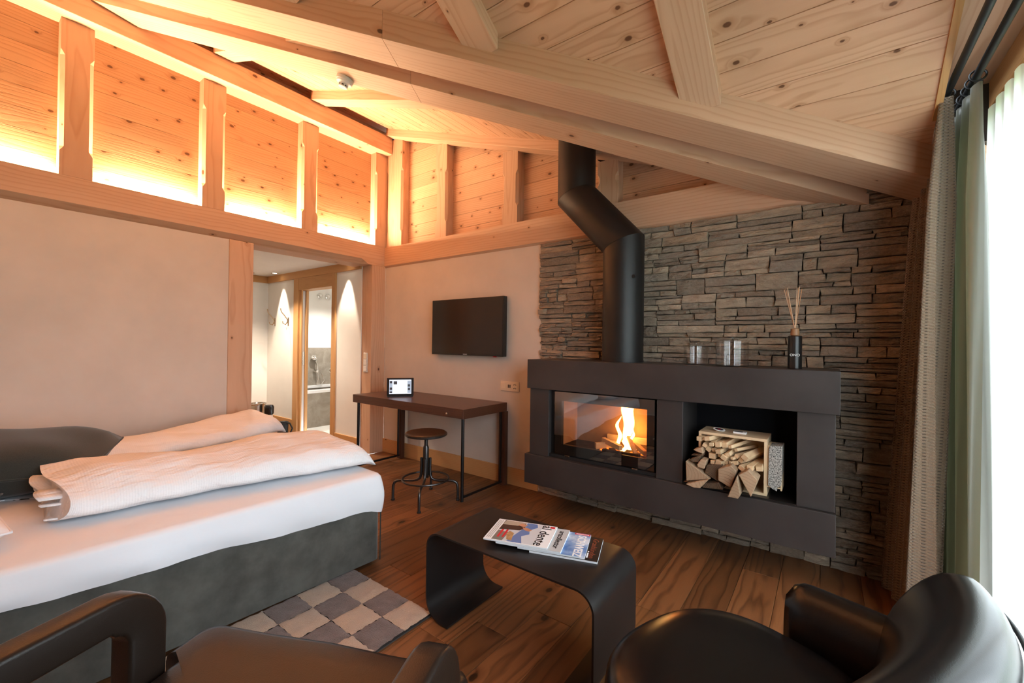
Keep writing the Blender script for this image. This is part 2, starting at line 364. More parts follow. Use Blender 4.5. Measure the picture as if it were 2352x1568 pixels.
def rrect(w, h, r, n=4):
    P = []
    for cx, cy, a0 in ((w/2-r, h/2-r, 0), (-w/2+r, h/2-r, PI/2), (-w/2+r, -h/2+r, PI), (w/2-r, -h/2+r, 1.5*PI)):
        for k in range(n+1):
            a = a0+k*PI/2/n; P.append((cx+r*math.cos(a), cy+r*math.sin(a)))
    return P
def text(name, body, size, M, mat, parent, bold=0, sx=1.0, extr=.0003, label=None):
    cu = bpy.data.curves.new(name, 'FONT'); cu.body = body; cu.size = size; cu.align_x = 'CENTER'; cu.align_y = 'CENTER'; cu.extrude = extr; cu.offset = bold
    to = bpy.data.objects.new(name+'_tmp', cu); C.objects.link(to); bpy.context.view_layer.update()
    me = bpy.data.meshes.new_from_object(to); bpy.data.objects.remove(to)
    inv = WM[parent].inverted() if parent else Matrix()
    me.transform(inv @ M @ Matrix.Scale(sx, 4, (1, 0, 0))); me.materials.clear(); me.materials.append(MT[mat]); me.name = name
    o = bpy.data.objects.new(name, me); C.objects.link(o); o.parent = parent
    if label: o['label'] = label
    return o
def frame(o, x, y):
    x = Vector(x).normalized(); y = Vector(y).normalized(); z = x.cross(y)
    M = Matrix((x, y, z)).transposed().to_4x4(); M.translation = Vector(o); return M

# ------------------------------------------------------------------ roof planes
aL, aR, zL0, zR0 = .335, .605, 3.86, 2.076
ZL = lambda x: zL0-aL*x
ZR = lambda y: zR0-aR*y
VY = lambda x: -(zL0-zR0)/aR+aL/aR*x                  # y of the valley at x
VX = lambda y: (y+(zL0-zR0)/aR)*aR/aL
XR = 4.69
YB = -5.6; YRIDGE = -3.5
XE = lambda y: XR

# ------------------------------------------------------------------ FLOOR
floor = empty('floor', (0, 0, 0), 'brown oak plank floor running towards the stone wall', 'floor', None, 'structure')
B().box((-.05, YB, -.08), (5.05, .05, -.016), 1).build('subfloor', 'mortar', floor)
pw = .186; k = 0; x = 3.156-pw*17
while x < 5.0:
    y = YB-rnd.random()*1.4
    if abs(x-(2.04-pw)) < .03: cuts = [-2.6, -.895, .05]
    elif abs(x-(3.156-pw)) < .03: cuts = [-3.4, -1.68, .0]
    else: cuts = None
    ys = [YB]; yy = YB
    if cuts: ys += cuts
    else:
        yy = YB+.3+rnd.random()*1.5
        while yy < -.15: ys.append(yy); yy += 1.5+rnd.random()*.7
        ys.append(.0)
    for a, b in zip(ys[:-1], ys[1:]):
        lo = max(x, 0.0)
        if x+pw-lo < .02: continue
        B().box((lo+.0008, a+.0008, -.016), (min(x+pw, 5.0)-.0008, min(b, 0)-.0008, 0), 1).build('plank', 'oak_floor', floor, bevel=.0012, seg=1)
    x += pw

# ------------------------------------------------------------------ CEILING
ceil = empty('ceiling', (0, 0, 0), 'sloping pine board ceiling with exposed rafters and valley beams', 'ceiling', None, 'structure')
def quadslab(name, P, th, mat, parent, along):
    # P: four corners (lower face) ; slab thickened upward ; gc = (along, across)
    P = [Vector(p) for p in P]; d = Vector(along).normalized(); nrm = (P[1]-P[0]).cross(P[2]-P[0]).normalized()
    if nrm.z < 0: nrm = -nrm
    ac = nrm.cross(d); o = rnd.random()*20; c = sum(P, Vector())/4
    V = P+[p+Vector((0, 0, th)) for p in P]
    G = [((p-c).dot(d)+o, (p-c).dot(ac), (p-c).dot(nrm)) for p in V]
    F = [(0, 1, 2, 3), (7, 6, 5, 4), (0, 4, 5, 1), (1, 5, 6, 2), (2, 6, 7, 3), (3, 7, 4, 0)]
    return B().add(V, F, G).build(name, mat, parent)
bw = .136; gap = .0035
x = -.12
while x < XR-.01:
    x2 = min(x+bw/math.sqrt(1+aL*aL)*1.0, XR); xa, xb = x, x2-gap
    quadslab('board', [(xa, VY(xa), ZL(xa)), (xb, VY(xb), ZL(xb)), (xb, .12, ZL(xb)), (xa, .12, ZL(xa))], .02, 'pine', ceil, (0, 1, 0))
    x = x2
dy = .1225; y = -.34
while y > YRIDGE+.01:
    y2 = max(y-dy, YRIDGE); ya, yb = y, y2+gap
    xa, xb = max(VX(ya), -.12), max(VX(yb), -.12)
    xa = min(xa, XE(ya)-.001)
    if xb < XE(ya): quadslab('board', [(xa, ya, ZR(ya)), (XE(ya), ya, ZR(ya)), (XE(ya), yb, ZR(yb)), (xb, yb, ZR(yb))], .02, 'pine', ceil, (1, 0, 0))
    y = y2
ZRD = ZR(YRIDGE)
y = YRIDGE
while y > YB-.05:
    y2 = y-.1225; z1 = ZRD-(YRIDGE-y)*.62; z2 = ZRD-(YRIDGE-y2)*.62
    quadslab('board', [(-.12, y-gap, z1), (XR, y-gap, z1), (XR, y2, z2), (-.12, y2, z2)], .02, 'pine', ceil, (1, 0, 0)); y = y2
# dark decking above the boards closes the joints
b = B()
def slab(P, th):
    V = [Vector(p)+Vector((0, 0, .012)) for p in P]+[Vector(p)+Vector((0, 0, .012+th)) for p in P]; n = len(P)
    b.add(V, [tuple(range(n)), tuple(range(2*n-1, n-1, -1))]+[(i, i+n, (i+1) % n+n, (i+1) % n) for i in range(n)])
slab([(-.3, VY(-.3), ZL(-.3)), (XR, VY(XR), ZL(XR)), (XR, .3, ZL(XR)), (-.3, .3, ZL(-.3))], .06)
xa = VX(-.3)
slab([(XR, VY(XR), ZR(VY(XR))), (XR, YRIDGE, ZRD), (-.3, YRIDGE, ZRD), (-.3, VY(-.3), ZR(VY(-.3)))], .06)
slab([(-.3, YRIDGE, ZRD), (XR, YRIDGE, ZRD), (XR, YB-.3, ZRD-(YRIDGE-YB+.3)*.62), (-.3, YB-.3, ZRD-(YRIDGE-YB+.3)*.62)], .06)
b.build('decking', 'mortar', ceil)
def beam(name, p0, p1, w, h, mat, parent, bevel=.006, roll=None, label=None):
    """horizontal-cross-section timber: p0,p1 lie on the centre line of its bottom face"""
    p0, p1 = Vector(p0), Vector(p1); d = (p1-p0).normalized(); s = Vector((d.y, -d.x, 0)).normalized(); u = Vector((0, 0, 1))
    o = rnd.random()*20; V = []; G = []
    for p, t_ in ((p0, 0), (p1, (p1-p0).length)):
        for a, c in ((-w/2, 0), (w/2, 0), (w/2, h), (-w/2, h)):
            V.append(p+s*a+u*c); G.append((t_+o, a, c-h/2))
    F = [(0, 3, 2, 1), (4, 5, 6, 7), (0, 1, 5, 4), (1, 2, 6, 5), (2, 3, 7, 6), (3, 0, 4, 7)]
    return B().add(V, F, G).build(name, mat, parent, bevel=bevel, label=label)
# rafters under the left slope (run along X)
for yc in (-.03, -.93, -1.775, -2.615):
    x0 = .10; xe = min(VX(yc-.08)+.1, 4.6) if yc < -.1 else 4.2
    if yc < -.1: xe = max(VX(yc-.08)-.05, .5)
    beam('rafter', (x0, yc, ZL(x0)-.085), (xe, yc, ZL(xe)-.085), .16 if yc < -.1 else .14, .09, 'pine_timber', ceil, .004)
# rafters under the right slope (run along Y)
dV = Vector((.8625, .506, -.306)); hp = Vector((.506, -.8625, 0))
E0 = Vector((4.465, -.04, 2.152))
for xc in (.85, 1.82, 2.785, 3.765):
    # starts on the near valley beam
    y0 = E0.y-.405*.8625+(xc-(E0.x+.405*.506))*.506/.8625-.0
    y0 = min(y0+.03, -.4)
    beam('rafter', (xc, YRIDGE+.03, ZR(YRIDGE+.03)-.085), (xc, y0, ZR(y0)-.085), .185, .09, 'pine_timber', ceil, .004)
# the two valley beams, each of two timbers butted together
def vb(perp, w, cut, s0, s1, h):
    c = E0+hp*perp
    for a, b2 in ((s0, cut-.0004), (cut+.0004, s1)):
        beam('valley_beam', c+dV*a, c+dV*b2, w, h, 'pine_timber', ceil, .002)
vb(-.111, .222, -2.72, -5.5, .02, .26)
vb(.280, .25, -2.74, -5.6, .30, .22)
# LP/RP closing board between the valley beams
beam('valley_board', E0+hp*.08+dV*-5.5+Vector((0, 0, .15)), E0+hp*.08+dV*.1+Vector((0, 0, .15)), .18, .02, 'pine', ceil, 0)

# ------------------------------------------------------------------ WALL LEFT (x = 0)
wl = empty('wall_left', (0, 0, 0), 'left wall of pale plaster below a lit timber frame with pine panels', 'wall', None, 'structure')
def post(name, axis, c, w, z0, z1, mat, parent, za, zb, ch=.022, depth=.10, face=0.0, sgn=1):
    """post with stopped chamfers; axis 'y': front faces +x at x=face ; axis 'x': front faces -y at y=face"""
    def ring(z, e):
        pr = [(-w/2, -depth), (-w/2, -e), (-w/2+e, 0), (w/2-e, 0), (w/2, -e), (w/2, -depth)]
        if axis == 'y': return [Vector((face+d, c+t_, z)) for t_, d in pr]
        return [Vector((c+t_, face-d, z)) for t_, d in pr]
    L = [(z0, .001), (za, .001), (za+ch*1.6, ch), (zb-ch*1.6, ch), (zb, .001), (z1, .001)]
    rings = [ring(z, e) for z, e in L]; o = rnd.random()*20
    G = [(z+o, t_, d) for z, e in L for t_, d in [(-w/2, -depth), (-w/2, -e), (-w/2+e, 0), (w/2-e, 0), (w/2, -e), (w/2, -depth)]]
    return B().loft(rings, True, True, G).build(name, mat, parent)
# lower beam with a stopped chamfer on its lower edge
def chbeam():
    prof = lambda e: [(-.30, 2.215), (-e, 2.215), (0, 2.215+e), (0, 2.455), (-.30, 2.455)]
    L = [(YB, .055), (-.33, .055), (-.24, .004), (.05, .004)]
    rings = [[Vector((a, y, z)) for a, z in prof(e)] for y, e in L]
    G = [(y, a, z-2.33) for y, e in L for a, z in prof(e)]
    return B().loft(rings, True, True, G).build('tie_beam', 'pine_timber', wl)
chbeam()
for yc in (-.076, -.945, -1.80, -2.643, -3.49, -4.34):
    post('stud', 'y', yc if yc < -.1 else -.056, .17 if yc < -.1 else .20, 2.456, 3.56, 'pine_timber', wl, 2.62, 3.33)
B().box((-.28, YB, 3.55), (.10, -.005, 3.745), 1).build('purlin', 'pine_timber', wl, bevel=.004)
zb = 2.44
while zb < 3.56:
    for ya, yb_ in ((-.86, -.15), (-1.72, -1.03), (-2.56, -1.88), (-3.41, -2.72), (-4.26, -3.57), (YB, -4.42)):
        B().box((-.125, ya-.01, zb), (-.10, yb_+.01, zb+.1425), 1).build('board', 'pine_dimmed', wl)
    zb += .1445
B().box((-.30, YB, 2.43), (-.135, .1, 3.75), 1).build('backing', 'mortar', wl)
B().box((-.32, YB, 0), (-.012, -1.66, 2.216), 1).build('plaster_panel', 'plaster', wl)
B().box((-.30, -1.672, 0), (0, -1.472, 2.216), 2).build('post', 'pine_timber', wl, bevel=.004)
B().box((-.19, -.19, 0), (0, .0, 2.216), 2).build('post', 'pine_timber', wl, bevel=.004)
# gable infill above the purlin
b = B(); b.prism([(YB-.1, 3.74), (.1, 3.74), (.1, 3.95), (-2.94, 3.95), (YRIDGE, 4.35), (YB-.1, 3.1)], lambda u, v, d: Vector((d, u, v)), -.30, -.12); b.build('gable_board', 'pine', wl)

# ------------------------------------------------------------------ WALL BACK (y = 0)
wb = empty('wall_back', (0, 0, 0), 'far wall of cream plaster and stacked stone under a timber frame', 'wall', None, 'structure')
B().box((0, 0.0, -.1), (2.24, .25, 2.216), 0).build('plaster_panel', 'plaster', wb)
B().box((2.24, .012, -.1), (4.27, .25, 2.21), 0).build('stone_bed', 'mortar', wb)
B().box((4.27, .012, -.1), (5.15, .25, 2.75), 0).build('stone_bed', 'mortar', wb)
B().box((-.1, .135, 2.2), (4.7, .25, 4.0), 0).build('backing', 'mortar', wb)
b = B(); o_ = 3.3
prof = [(.13, 2.206), (0.0, 2.206), (-.02, 2.226), (-.02, 2.445), (.13, 2.445)]
rings = [[Vector((x_, y_, z_)) for y_, z_ in prof] for x_ in (-.02, 4.27)]
b.loft(rings, True, True, [(x_+o_, y_, z_-2.33) for x_ in (.0, 4.27) for y_, z_ in prof]).build('tie_beam', 'pine_timber', wb)
for xc, wd in ((.141, .28), (.932, .165), (1.862, .178), (2.853, .177)):
    zt = ZL(xc)-.09
    post('stud', 'x', xc, wd, 2.446, zt, 'pine_timber', wb, 2.446+.16, 2.446+(zt-2.446)*.72, .022, .105, 0.0)
zb = 2.40; row = 0
while zb < 3.85:
    xm = min((zL0-.03-zb)/aL, 4.3)
    for xa, xb in ((.10, .86), (1.01, 1.78), (1.94, 2.77), (2.93, 4.3)):
        if xa < (zL0-.02-zb)/aL:
            z2 = zb+.142
            x2 = min(xb, (zL0-.01-z2)/aL); xe = min(xb, (zL0-.01-zb)/aL)
            if x2 <= xa: x2 = xa+.001; z2 = zL0-.01-aL*xa
            P = [(xa, zb), (xe, zb), (x2, z2), (xa, z2)]
            B().prism(P, lambda u, v, d: Vector((u, d, v)), .105, .13).build('board', 'pine', wb)
    zb += .145
# stacked stone cladding
def ztop(x): return 2.204 if x < 4.27 else min(ZL(min(x, 4.69))-.005, 2.5)
stones = []
z = 0.0; sr = random.Random(21)
while z < 2.36:
    h = sr.uniform(.075, .125); x = 2.225+sr.uniform(-.005, .01)
    if z+h > 2.204 and z < 2.204: h = 2.204-z
    while x < 4.95:
        L = sr.uniform(.18, .52); x2 = min(x+L, 4.97)
        n = sr.choice([1, 2, 2, 2, 3, 3]) if L < .34 else sr.choice([2, 2, 3, 3])
        n = max(1, min(n, int(h/.026)))
        hs = [sr.uniform(.6, 1.5) for _ in range(n)]; tot = sum(hs); zz = z
        for q in hs:
            dz = h*q/tot
            xs = [x, x2]
            if x2-x > .16 and sr.random() < .55: xs = [x, x+(x2-x)*sr.uniform(.3, .7), x2]
            if x2-x > .40 and sr.random() < .5: xs = [x, x+(x2-x)*sr.uniform(.2, .4), x+(x2-x)*sr.uniform(.55, .75), x2]
            for a, c_ in zip(xs[:-1], xs[1:]):
                if z < 2.19 or (a > 4.28): stones.append((a, c_, zz, zz+dz))
            zz += dz
        x = x2
    z += h
def stone_geo(bb, a, c_, z0, z1):
    g = .0011; d = sr.uniform(.012, .040); nx = 5 if c_-a > .10 else 4
    t0, t1 = sr.uniform(-.0035, .0035), sr.uniform(-.0035, .0035); s0, s1 = sr.uniform(-.010, .010), sr.uniform(-.010, .010); tl = sr.uniform(-.008, .008); tz = sr.uniform(-.006, .010)
    V = []; hh = z1-z0; FZ = (0.0, .12, .5, .88, 1.0); n = 2+len(FZ)
    for i in range(nx):
        f = i/(nx-1)
        sl = (s0*(1-f)+s1*f)*min(1, (c_-a)/.1)
        zl = z0+g+t0*(f-.5)+sr.uniform(-.0018, .0018); zh = z1-g+t1*(f-.5)+sr.uniform(-.0018, .0018)
        xx = a+g+(c_-a-2*g)*f
        V += [Vector((xx, .02, zl)), Vector((xx, .02, zh))]
        for fz in FZ:
            rim = (i in (0, nx-1)) or fz in (0.0, 1.0); e = (.0022 if i == 0 else -.0022 if i == nx-1 else 0)
            dep = d+tl*(f-.5)*2+tz*(fz-.5)+sr.uniform(-.0055, .0055)-(.0045 if rim else 0)
            V.append(Vector((xx+e+sl*(fz-.5), -max(dep, .004), zl+(zh-zl)*(.02+.96*fz))))
    F = []
    for i in range(nx-1):
        p, q = i*n, (i+1)*n
        for k in range(len(FZ)-1): F.append((p+2+k, q+2+k, q+3+k, p+3+k))
        F += [(p, q, q+2, p+2), (p+n-1, q+n-1, q+1, p+1)]
    p = (nx-1)*n; F += [(0,)+tuple(range(2, n))+(1,), (p, p+1)+tuple(range(p+n-1, p+1, -1))]
    r = sr.random(); bb.add(V, F, [(v.x, v.z, r) for v in V])
def hidden(s):
    a, c_, z0, z1 = s
    return a > 2.42 and c_ < 4.34 and z0 > .26 and z1 < 1.17
vis = [s for s in stones if not hidden(s)]
def pxarea(s):
    a, c_, z0, z1 = s; xx = (a+c_)/2
    dep = -.595*(xx-CAM.x)+.804*(0-CAM.y)
    occl = .3 if (2.9 < xx < 3.25 and z0 > 1.15) or z0 < .25 or xx > 4.66 else 1
    return (c_-a)*(z1-z0)/dep**2*occl
vis.sort(key=pxarea, reverse=True)
rest = B()
for i, s in enumerate(vis):
    if i < 295:
        bb = B(); stone_geo(bb, *s); bb.build('stone', 'stone', wb, fix=False)
    else: stone_geo(rest, *s)
o = rest.build('small_stone', 'stone', wb, fix=False); o['kind'] = 'stuff'

bs = empty('baseboard_back', (1.1, 0, 0), 'wide pine baseboard below the cream plaster wall', 'baseboard', None, 'structure')
box('plank', (.002, -.014, 0), (2.225, 0, .158), 'pine_trim', bs, 0, .002)

# ------------------------------------------------------------------ WINDOW SIDE (x = 5)
wr = empty('wall_right', (5, -2.8, 0), 'window wall on the right with pine lintel and boarded curtain pocket', 'wall', None, 'structure')
b = B()
for i in range(3): B().box((4.692+i*.105, YB, 2.70), (4.692+(i+1)*.105-.003, .01, 2.72), 1).build('board', 'pine_timber', wr)
B().box((4.69, YB, 2.722), (5.15, .1, 2.80), 1).build('decking', 'mortar', wr)
B().box((4.99, YB, 2.45), (5.12, .0, 2.72), 1).build('lintel', 'pine_timber', wr, bevel=.004)
B().box((4.955, YB, 2.56), (4.99, .0, 2.70), 1).build('lintel_board', 'pine_trim', wr, bevel=.002)
B().box((4.668, YB, 2.62), (4.69, -1.0, 4.4), 1).build('fascia', 'pine', wr)
B().box((4.99, -.26, 0), (5.15, 0, 2.45), 2).build('jamb', 'plaster_white', wr)
B().box((4.99, YB, 0), (5.15, -3.37, 2.45), 2).build('plaster_panel', 'plaster', wr)
# sloped edge bead along the right slope
quadslab('edge_bead', [(4.675, -.50, ZR(-.50)-.012), (4.70, -.50, ZR(-.50)-.012), (4.70, -1.05, ZR(-1.05)-.012), (4.675, -1.05, ZR(-1.05)-.012)], .05, 'pine_trim', wr, (0, 1, -aR))
wn = empty('window_1', (5.05, -2.8, 0), 'tall glazed window doors behind the curtains', 'window', None, 'structure')
ys = [-.26, -1.29, -2.32, -3.35]
for y in ys: box('mullion', (5.02, y-.035, .0), (5.09, y+.035, 2.45), 'pine_trim', wn, 2, .003)
box('sill', (5.0, -3.35, 0), (5.10, -.26, .06), 'pine_trim', wn, 1, .003); box('head', (5.02, -3.35, 2.38), (5.09, -.26, 2.45), 'pine_trim', wn, 1, .003)
for a, c_ in zip(ys[:-1], ys[1:]): B().add([(5.055, a-.035, .06), (5.055, c_+.035, .06), (5.055, c_+.035, 2.38), (5.055, a-.035, 2.38)], [(0, 1, 2, 3)]).build('pane', 'window_glass', wn)
wf = empty('wall_front', (2.5, YB, 0), 'plaster wall behind the camera', 'wall', None, 'structure')
B().box((-.3, YB-.15, 0), (5.15, YB, 4.0), 0).build('plaster_panel', 'plaster', wf)
lawn = B().box((5.16, -14, -.30), (30, 12, -.22), 0).build('lawn', 'grass'); tag(lawn, 'green lawn outside the window', 'lawn', None, 'structure')
ter = B().box((5.16, -8, -.21), (7.0, 2, -.06), 0).build('terrace', 'terrace'); tag(ter, 'pale stone terrace outside the window doors', 'terrace', None, 'structure')

# ------------------------------------------------------------------ HALL + BATHROOM
hl = empty('wall_hall', (-1.3, -.2, 0), 'cream plaster hall wall with pine crown trim and two hooks', 'wall', None, 'structure')
def hb(name, lo, hi, mat, along=0, bevel=0): return box(name, lo, hi, mat, hl, along, bevel)
hb('plaster_panel', (-2.6, -.2, 0), (-1.775, -.08, 2.3), 'plaster_white'); hb('plaster_panel', (-.72, -.2, 0), (-.19, -.08, 2.3), 'plaster_white')
hb('plaster_panel', (-1.78, -.2, 2.19), (-.715, -.08, 2.3), 'plaster_white')
hb('crown', (-2.6, -.225, 2.185), (-.19, -.2, 2.285), 'pine_trim', 0, .002)
hb('skirting', (-2.6, -.215, 0), (-1.78, -.2, .20), 'pine_trim', 0, .002); hb('skirting', (-.715, -.215, 0), (-.19, -.2, .16), 'pine_trim', 0, .002)
he = empty('wall_hall_end', (-2.6, -.8, 0), 'cream end wall of the hall with a flush hatch', 'wall', None, 'structure')
box('plaster_panel', (-2.75, -2.6, 0), (-2.6, -.08, 2.3), 'plaster_white', he); box('crown', (-2.6, -2.6, 2.185), (-2.575, -.225, 2.285), 'pine_trim', he, 1, .002)
box('skirting', (-2.6, -2.6, 0), (-2.585, -.215, .20), 'pine_trim', he, 1, .002)
htc = box('hatch', (-2.6, -.90, 1.27), (-2.597, -.26, 1.50), 'plaster_white', he, 1, .002)
box('hatch_latch', (-2.589, -.47, 1.42), (-2.585, -.455, 1.46), 'ivory_plastic', htc, 1)
ho = empty('wall_hall_side', (-1.3, -2.6, 0), 'plaster wall on the far side of the hall', 'wall', None, 'structure')
box('plaster_panel', (-2.75, -2.72, 0), (-.3, -2.6, 2.3), 'plaster_white', ho)
ch = empty('ceiling_hall', (-1.4, -1.3, 2.285), 'flat white hall ceiling with recessed spots', 'ceiling', None, 'structure')
box('plaster_panel', (-2.75, -2.72, 2.285), (-.29, -.08, 2.36), 'plaster_white', ch)
fh = empty('floor_hall', (-1.4, -1.2, 0), 'oak plank floor of the hall', 'floor', None, 'structure')
for i in range(14): box('plank', (-2.6+i*.186, -2.6, -.016), (-2.6+(i+1)*.186-.0016, -.2, 0), 'oak_floor', fh, 1)
def downlight(x, y, z, lab):
    d = empty('downlight', (x, y, z), lab, 'light', 'recessed spots in the hall ceiling')
    B().lathe([(.034, 0), (.046, -.002), (.048, -.006), (.034, -.006)], (x, y, z), 24, False).build('trim_ring', 'chrome', d, True)
    B().lathe([(.033, -.002), (.001, -.002)], (x, y, z), 20, False).build('lens', 'lamp_glow', d)
downlight(-2.35, -.55, 2.285, 'small recessed ceiling spot beside the far hall corner')
downlight(-2.11, -.33, 2.285, 'recessed ceiling spot above the two coat hooks'); downlight(-.40, -.33, 2.285, 'recessed ceiling spot above the plaster between bathroom door and post')
dr = empty('door_1', (-1.25, -.2, 0), 'pine door casing of the open bathroom doorway', 'door', None, 'structure')
for nm, lo, hi, al in (('casing', (-1.775, -.222, 0), (-1.65, -.07, 2.19), 2), ('casing', (-.80, -.222, 0), (-.72, -.07, 2.19), 2), ('door_head', (-1.65, -.218, 2.02), (-.80, -.07, 2.19), 0),
                       ('jamb_strip', (-1.65, -.195, 0), (-1.60, -.175, 2.02), 2), ('jamb_strip', (-1.65, -.135, 0), (-1.585, -.10, 2.02), 2)):
    box(nm, lo, hi, 'pine_trim', dr, al, .002)
slf = box('sliding_leaf', (-1.70, -.172, .01), (-1.61, -.138, 2.015), 'white_plastic', dr, 2, .001); box('pull', (-1.611, -.165, .98), (-1.603, -.145, 1.16), 'chrome', slf, 2, .001)
wbth = empty('wall_bathroom', (-2.75, .9, 0), 'bathroom wall, white above and grey stucco below', 'wall', None, 'structure')
box('upper_wall', (-2.9, -.08, 1.20), (-2.75, 2.2, 2.4), 'plaster_white', wbth, 1); box('stucco_panel', (-2.9, -.08, 0), (-2.742, 2.2, 1.20), 'stucco', wbth, 1)
box('side_wall', (-2.75, 2.1, 0), (0, 2.2, 2.4), 'plaster_white', wbth, 0); box('side_wall', (-.1, .26, 0), (0, 2.2, 2.4), 'plaster_white', wbth, 1)
box('return_wall', (-2.75, -.08, 0), (-1.99, .0, 2.4), 'plaster_white', wbth, 0); box('stucco_return', (-2.75, .0, 0), (-2.0, .008, 1.2), 'stucco', wbth, 0)
cb = empty('ceiling_bathroom', (-1.4, 1, 2.4), 'white bathroom ceiling', 'ceiling', None, 'structure'); box('plaster_panel', (-2.9, -.075, 2.4), (-.31, 2.2, 2.46), 'plaster_white', cb)
fb_ = empty('floor_bathroom', (-1.4, 1, 0), 'pale bathroom floor', 'floor', None, 'structure'); box('slab', (-2.75, -.08, -.05), (0, 2.2, .0), 'bath_floor', fb_)
tb = empty('bathtub', (-2.37, .9, 0), 'white built-in bathtub with grey stucco front, seen through the doorway', 'bathtub')
box('front_panel', (-2.0, .01, 0), (-1.975, 1.85, .52), 'stucco', tb, 1)
for lo, hi in (((-2.08, .01, .52), (-1.965, 1.85, .565)), ((-2.74, .01, .52), (-2.66, 1.85, .565)), ((-2.66, .01, .52), (-2.08, .10, .565)), ((-2.66, 1.75, .52), (-2.08, 1.85, .565))): box('rim', lo, hi, 'enamel', tb, 1, .006)
box('basin', (-2.66, .10, .12), (-2.08, 1.75, .14), 'enamel', tb, 1)
sh = empty('hand_shower', (-2.74, .62, .8), 'chrome hand shower with hose on the grey stucco wall', 'shower')
B().lathe([(.012, 0), (.05, .004), (.055, .02), (.03, .05), (.012, .055)], (-2.70, .60, 1.02), 20, True, Matrix.Rotation(math.radians(70), 3, 'Y')).build('shower_head', 'chrome', sh, True)
B().tube([(-2.69, .61, 1.0), (-2.68, .64, .92), (-2.69, .66, .80)], .013, 10).build('handle', 'chrome', sh, True)
B().tube([(-2.742, .62, .80), (-2.67, .64, .80)], .022, 12).build('bracket', 'chrome', sh, True)
B().tube([(-2.69, .66, .80), (-2.68, .66, .66), (-2.66, .62, .585), (-2.64, .70, .58), (-2.66, .76, .64), (-2.70, .72, .78)], .006, 8).build('hose', 'chrome', sh, True)
kn = empty('bath_tap', (-2.74, .88, .82), 'round chrome tap knob beside the hand shower', 'tap')
B().lathe([(.05, 0), (.05, .006), (.03, .008), (.03, .05), (.0, .05)], (-2.742, .93, .80), 24, True, Matrix.Rotation(PI/2, 3, 'Y')).build('knob', 'chrome', kn, True)
for i, (yy, lab) in enumerate(((.71, 'left round chrome wall spot high on the white bathroom wall'), (.852, 'right round chrome wall spot high on the white bathroom wall'))):
    o = B().lathe([(.045, 0), (.045, .012), (.034, .022), (.03, .02), (.0, .012)], (-2.75, yy, 2.09), 24, True, Matrix.Rotation(PI/2, 3, 'Y')).build('wall_spot', 'chrome', None, True); tag(o, lab, 'light', 'round wall spots')
bh = empty('towel_hook', (-2.75, .45, 1.74), 'small chrome towel hook on the white bathroom wall', 'hook')
B().lathe([(.02, 0), (.02, .008), (0, .008)], (-2.75, .47, 1.74), 16, True, Matrix.Rotation(PI/2, 3, 'Y')).build('plate', 'chrome', bh, True); B().tube([(-2.745, .47, 1.74), (-2.70, .455, 1.738), (-2.69, .45, 1.755)], .006, 8).build('peg', 'chrome', bh, True)
def coathook(x, lab):
    h = empty('coat_hook', (x, -.2, 1.58), lab, 'hook', 'coat hooks in the hall')
    B().tube([(x-.03, -.30, 1.78), (x-.03, -.29, 1.73), (x-.01, -.25, 1.67), (x, -.215, 1.62), (x, -.207, 1.56)], .007, 8).build('upper_arm', 'brass_hook', h, True)
    B().tube([(x, -.207, 1.60), (x, -.24, 1.545), (x-.005, -.275, 1.56), (x-.008, -.28, 1.59)], .006, 8).build('lower_arm', 'brass_hook', h, True)
    box('plate', (x-.012, -.206, 1.53), (x+.012, -.2, 1.65), 'brass_hook', h, 2, .002)
coathook(-2.36, 'left bronze coat hook on the hall wall'); coathook(-1.955, 'right bronze coat hook, next to the bathroom door casing')
sw = empty('light_switch', (-.10, -.19, .97), 'tall white triple switch panel on the corner post', 'switch')
swp = box('plate', (-.135, -.199, .955), (-.06, -.19, 1.185), 'white_plastic', sw, 2, .003)
for i in range(3): box('rocker', (-.125, -.205, .968+i*.073), (-.07, -.199, 1.028+i*.073), 'ivory_plastic' if i == 2 else 'white_plastic', swp, 2, .002)

# hall objects
bn = empty('waste_bin', (-2.0, -.583, 0), 'round brushed steel bin on the hall floor', 'bin')
B().lathe([(.098, 0), (.10, .005), (.104, .43), (.110, .44), (.110, .452), (.102, .452), (.100, .44), (.094, .02), (.0, .02)], (-2.0, -.583, 0), 32, True).build('body', 'steel_bin', bn, 30)
B().tube([(-2.0+.107*math.cos(a), -.583+.107*math.sin(a), .449) for a in np.linspace(0, 2*PI, 33)[:-1]], .006, 8, True).build('rim', 'chrome', bn, True)
fl = empty('brush_bottle', (-1.79, -.52, 0), 'dark flask with banded body beside the steel bin', 'flask')
B().lathe([(.05, 0), (.052, .01), (.052, .25), (.045, .26), (.0, .26)], (-1.79, -.52, 0), 24).build('body', 'black_plastic', fl, 30)
B().lathe([(.046, .26), (.046, .31), (.0, .31)], (-1.79, -.52, 0), 24).build('collar', 'white_plastic', fl, 30)
B().lathe([(.047, .31), (.058, .33), (.060, .415), (.046, .44), (.0, .44)], (-1.79, -.52, 0), 24).build('cap', 'black_plastic', fl, 30)
B().lathe([(.0535, .16), (.0535, .21)], (-1.79, -.52, 0), 24, False).build('band', 'white_plastic', fl, True)
pg = empty('black_jug', (-1.72, -.37, 0), 'black jug with an angled handle near the bathroom door', 'jug')
B().lathe([(.06, 0), (.065, .01), (.072, .19), (.068, .2), (.055, .19), (.05, .02), (0, .02)], (-1.72, -.37, 0), 24).build('body', 'matt_black', pg, 30)
B().tube([(-1.66, -.35, .18), (-1.61, -.33, .19), (-1.565, -.315, .12), (-1.60, -.33, .04), (-1.665, -.355, .03)], .010, 8).build('handle', 'matt_black', pg, True)

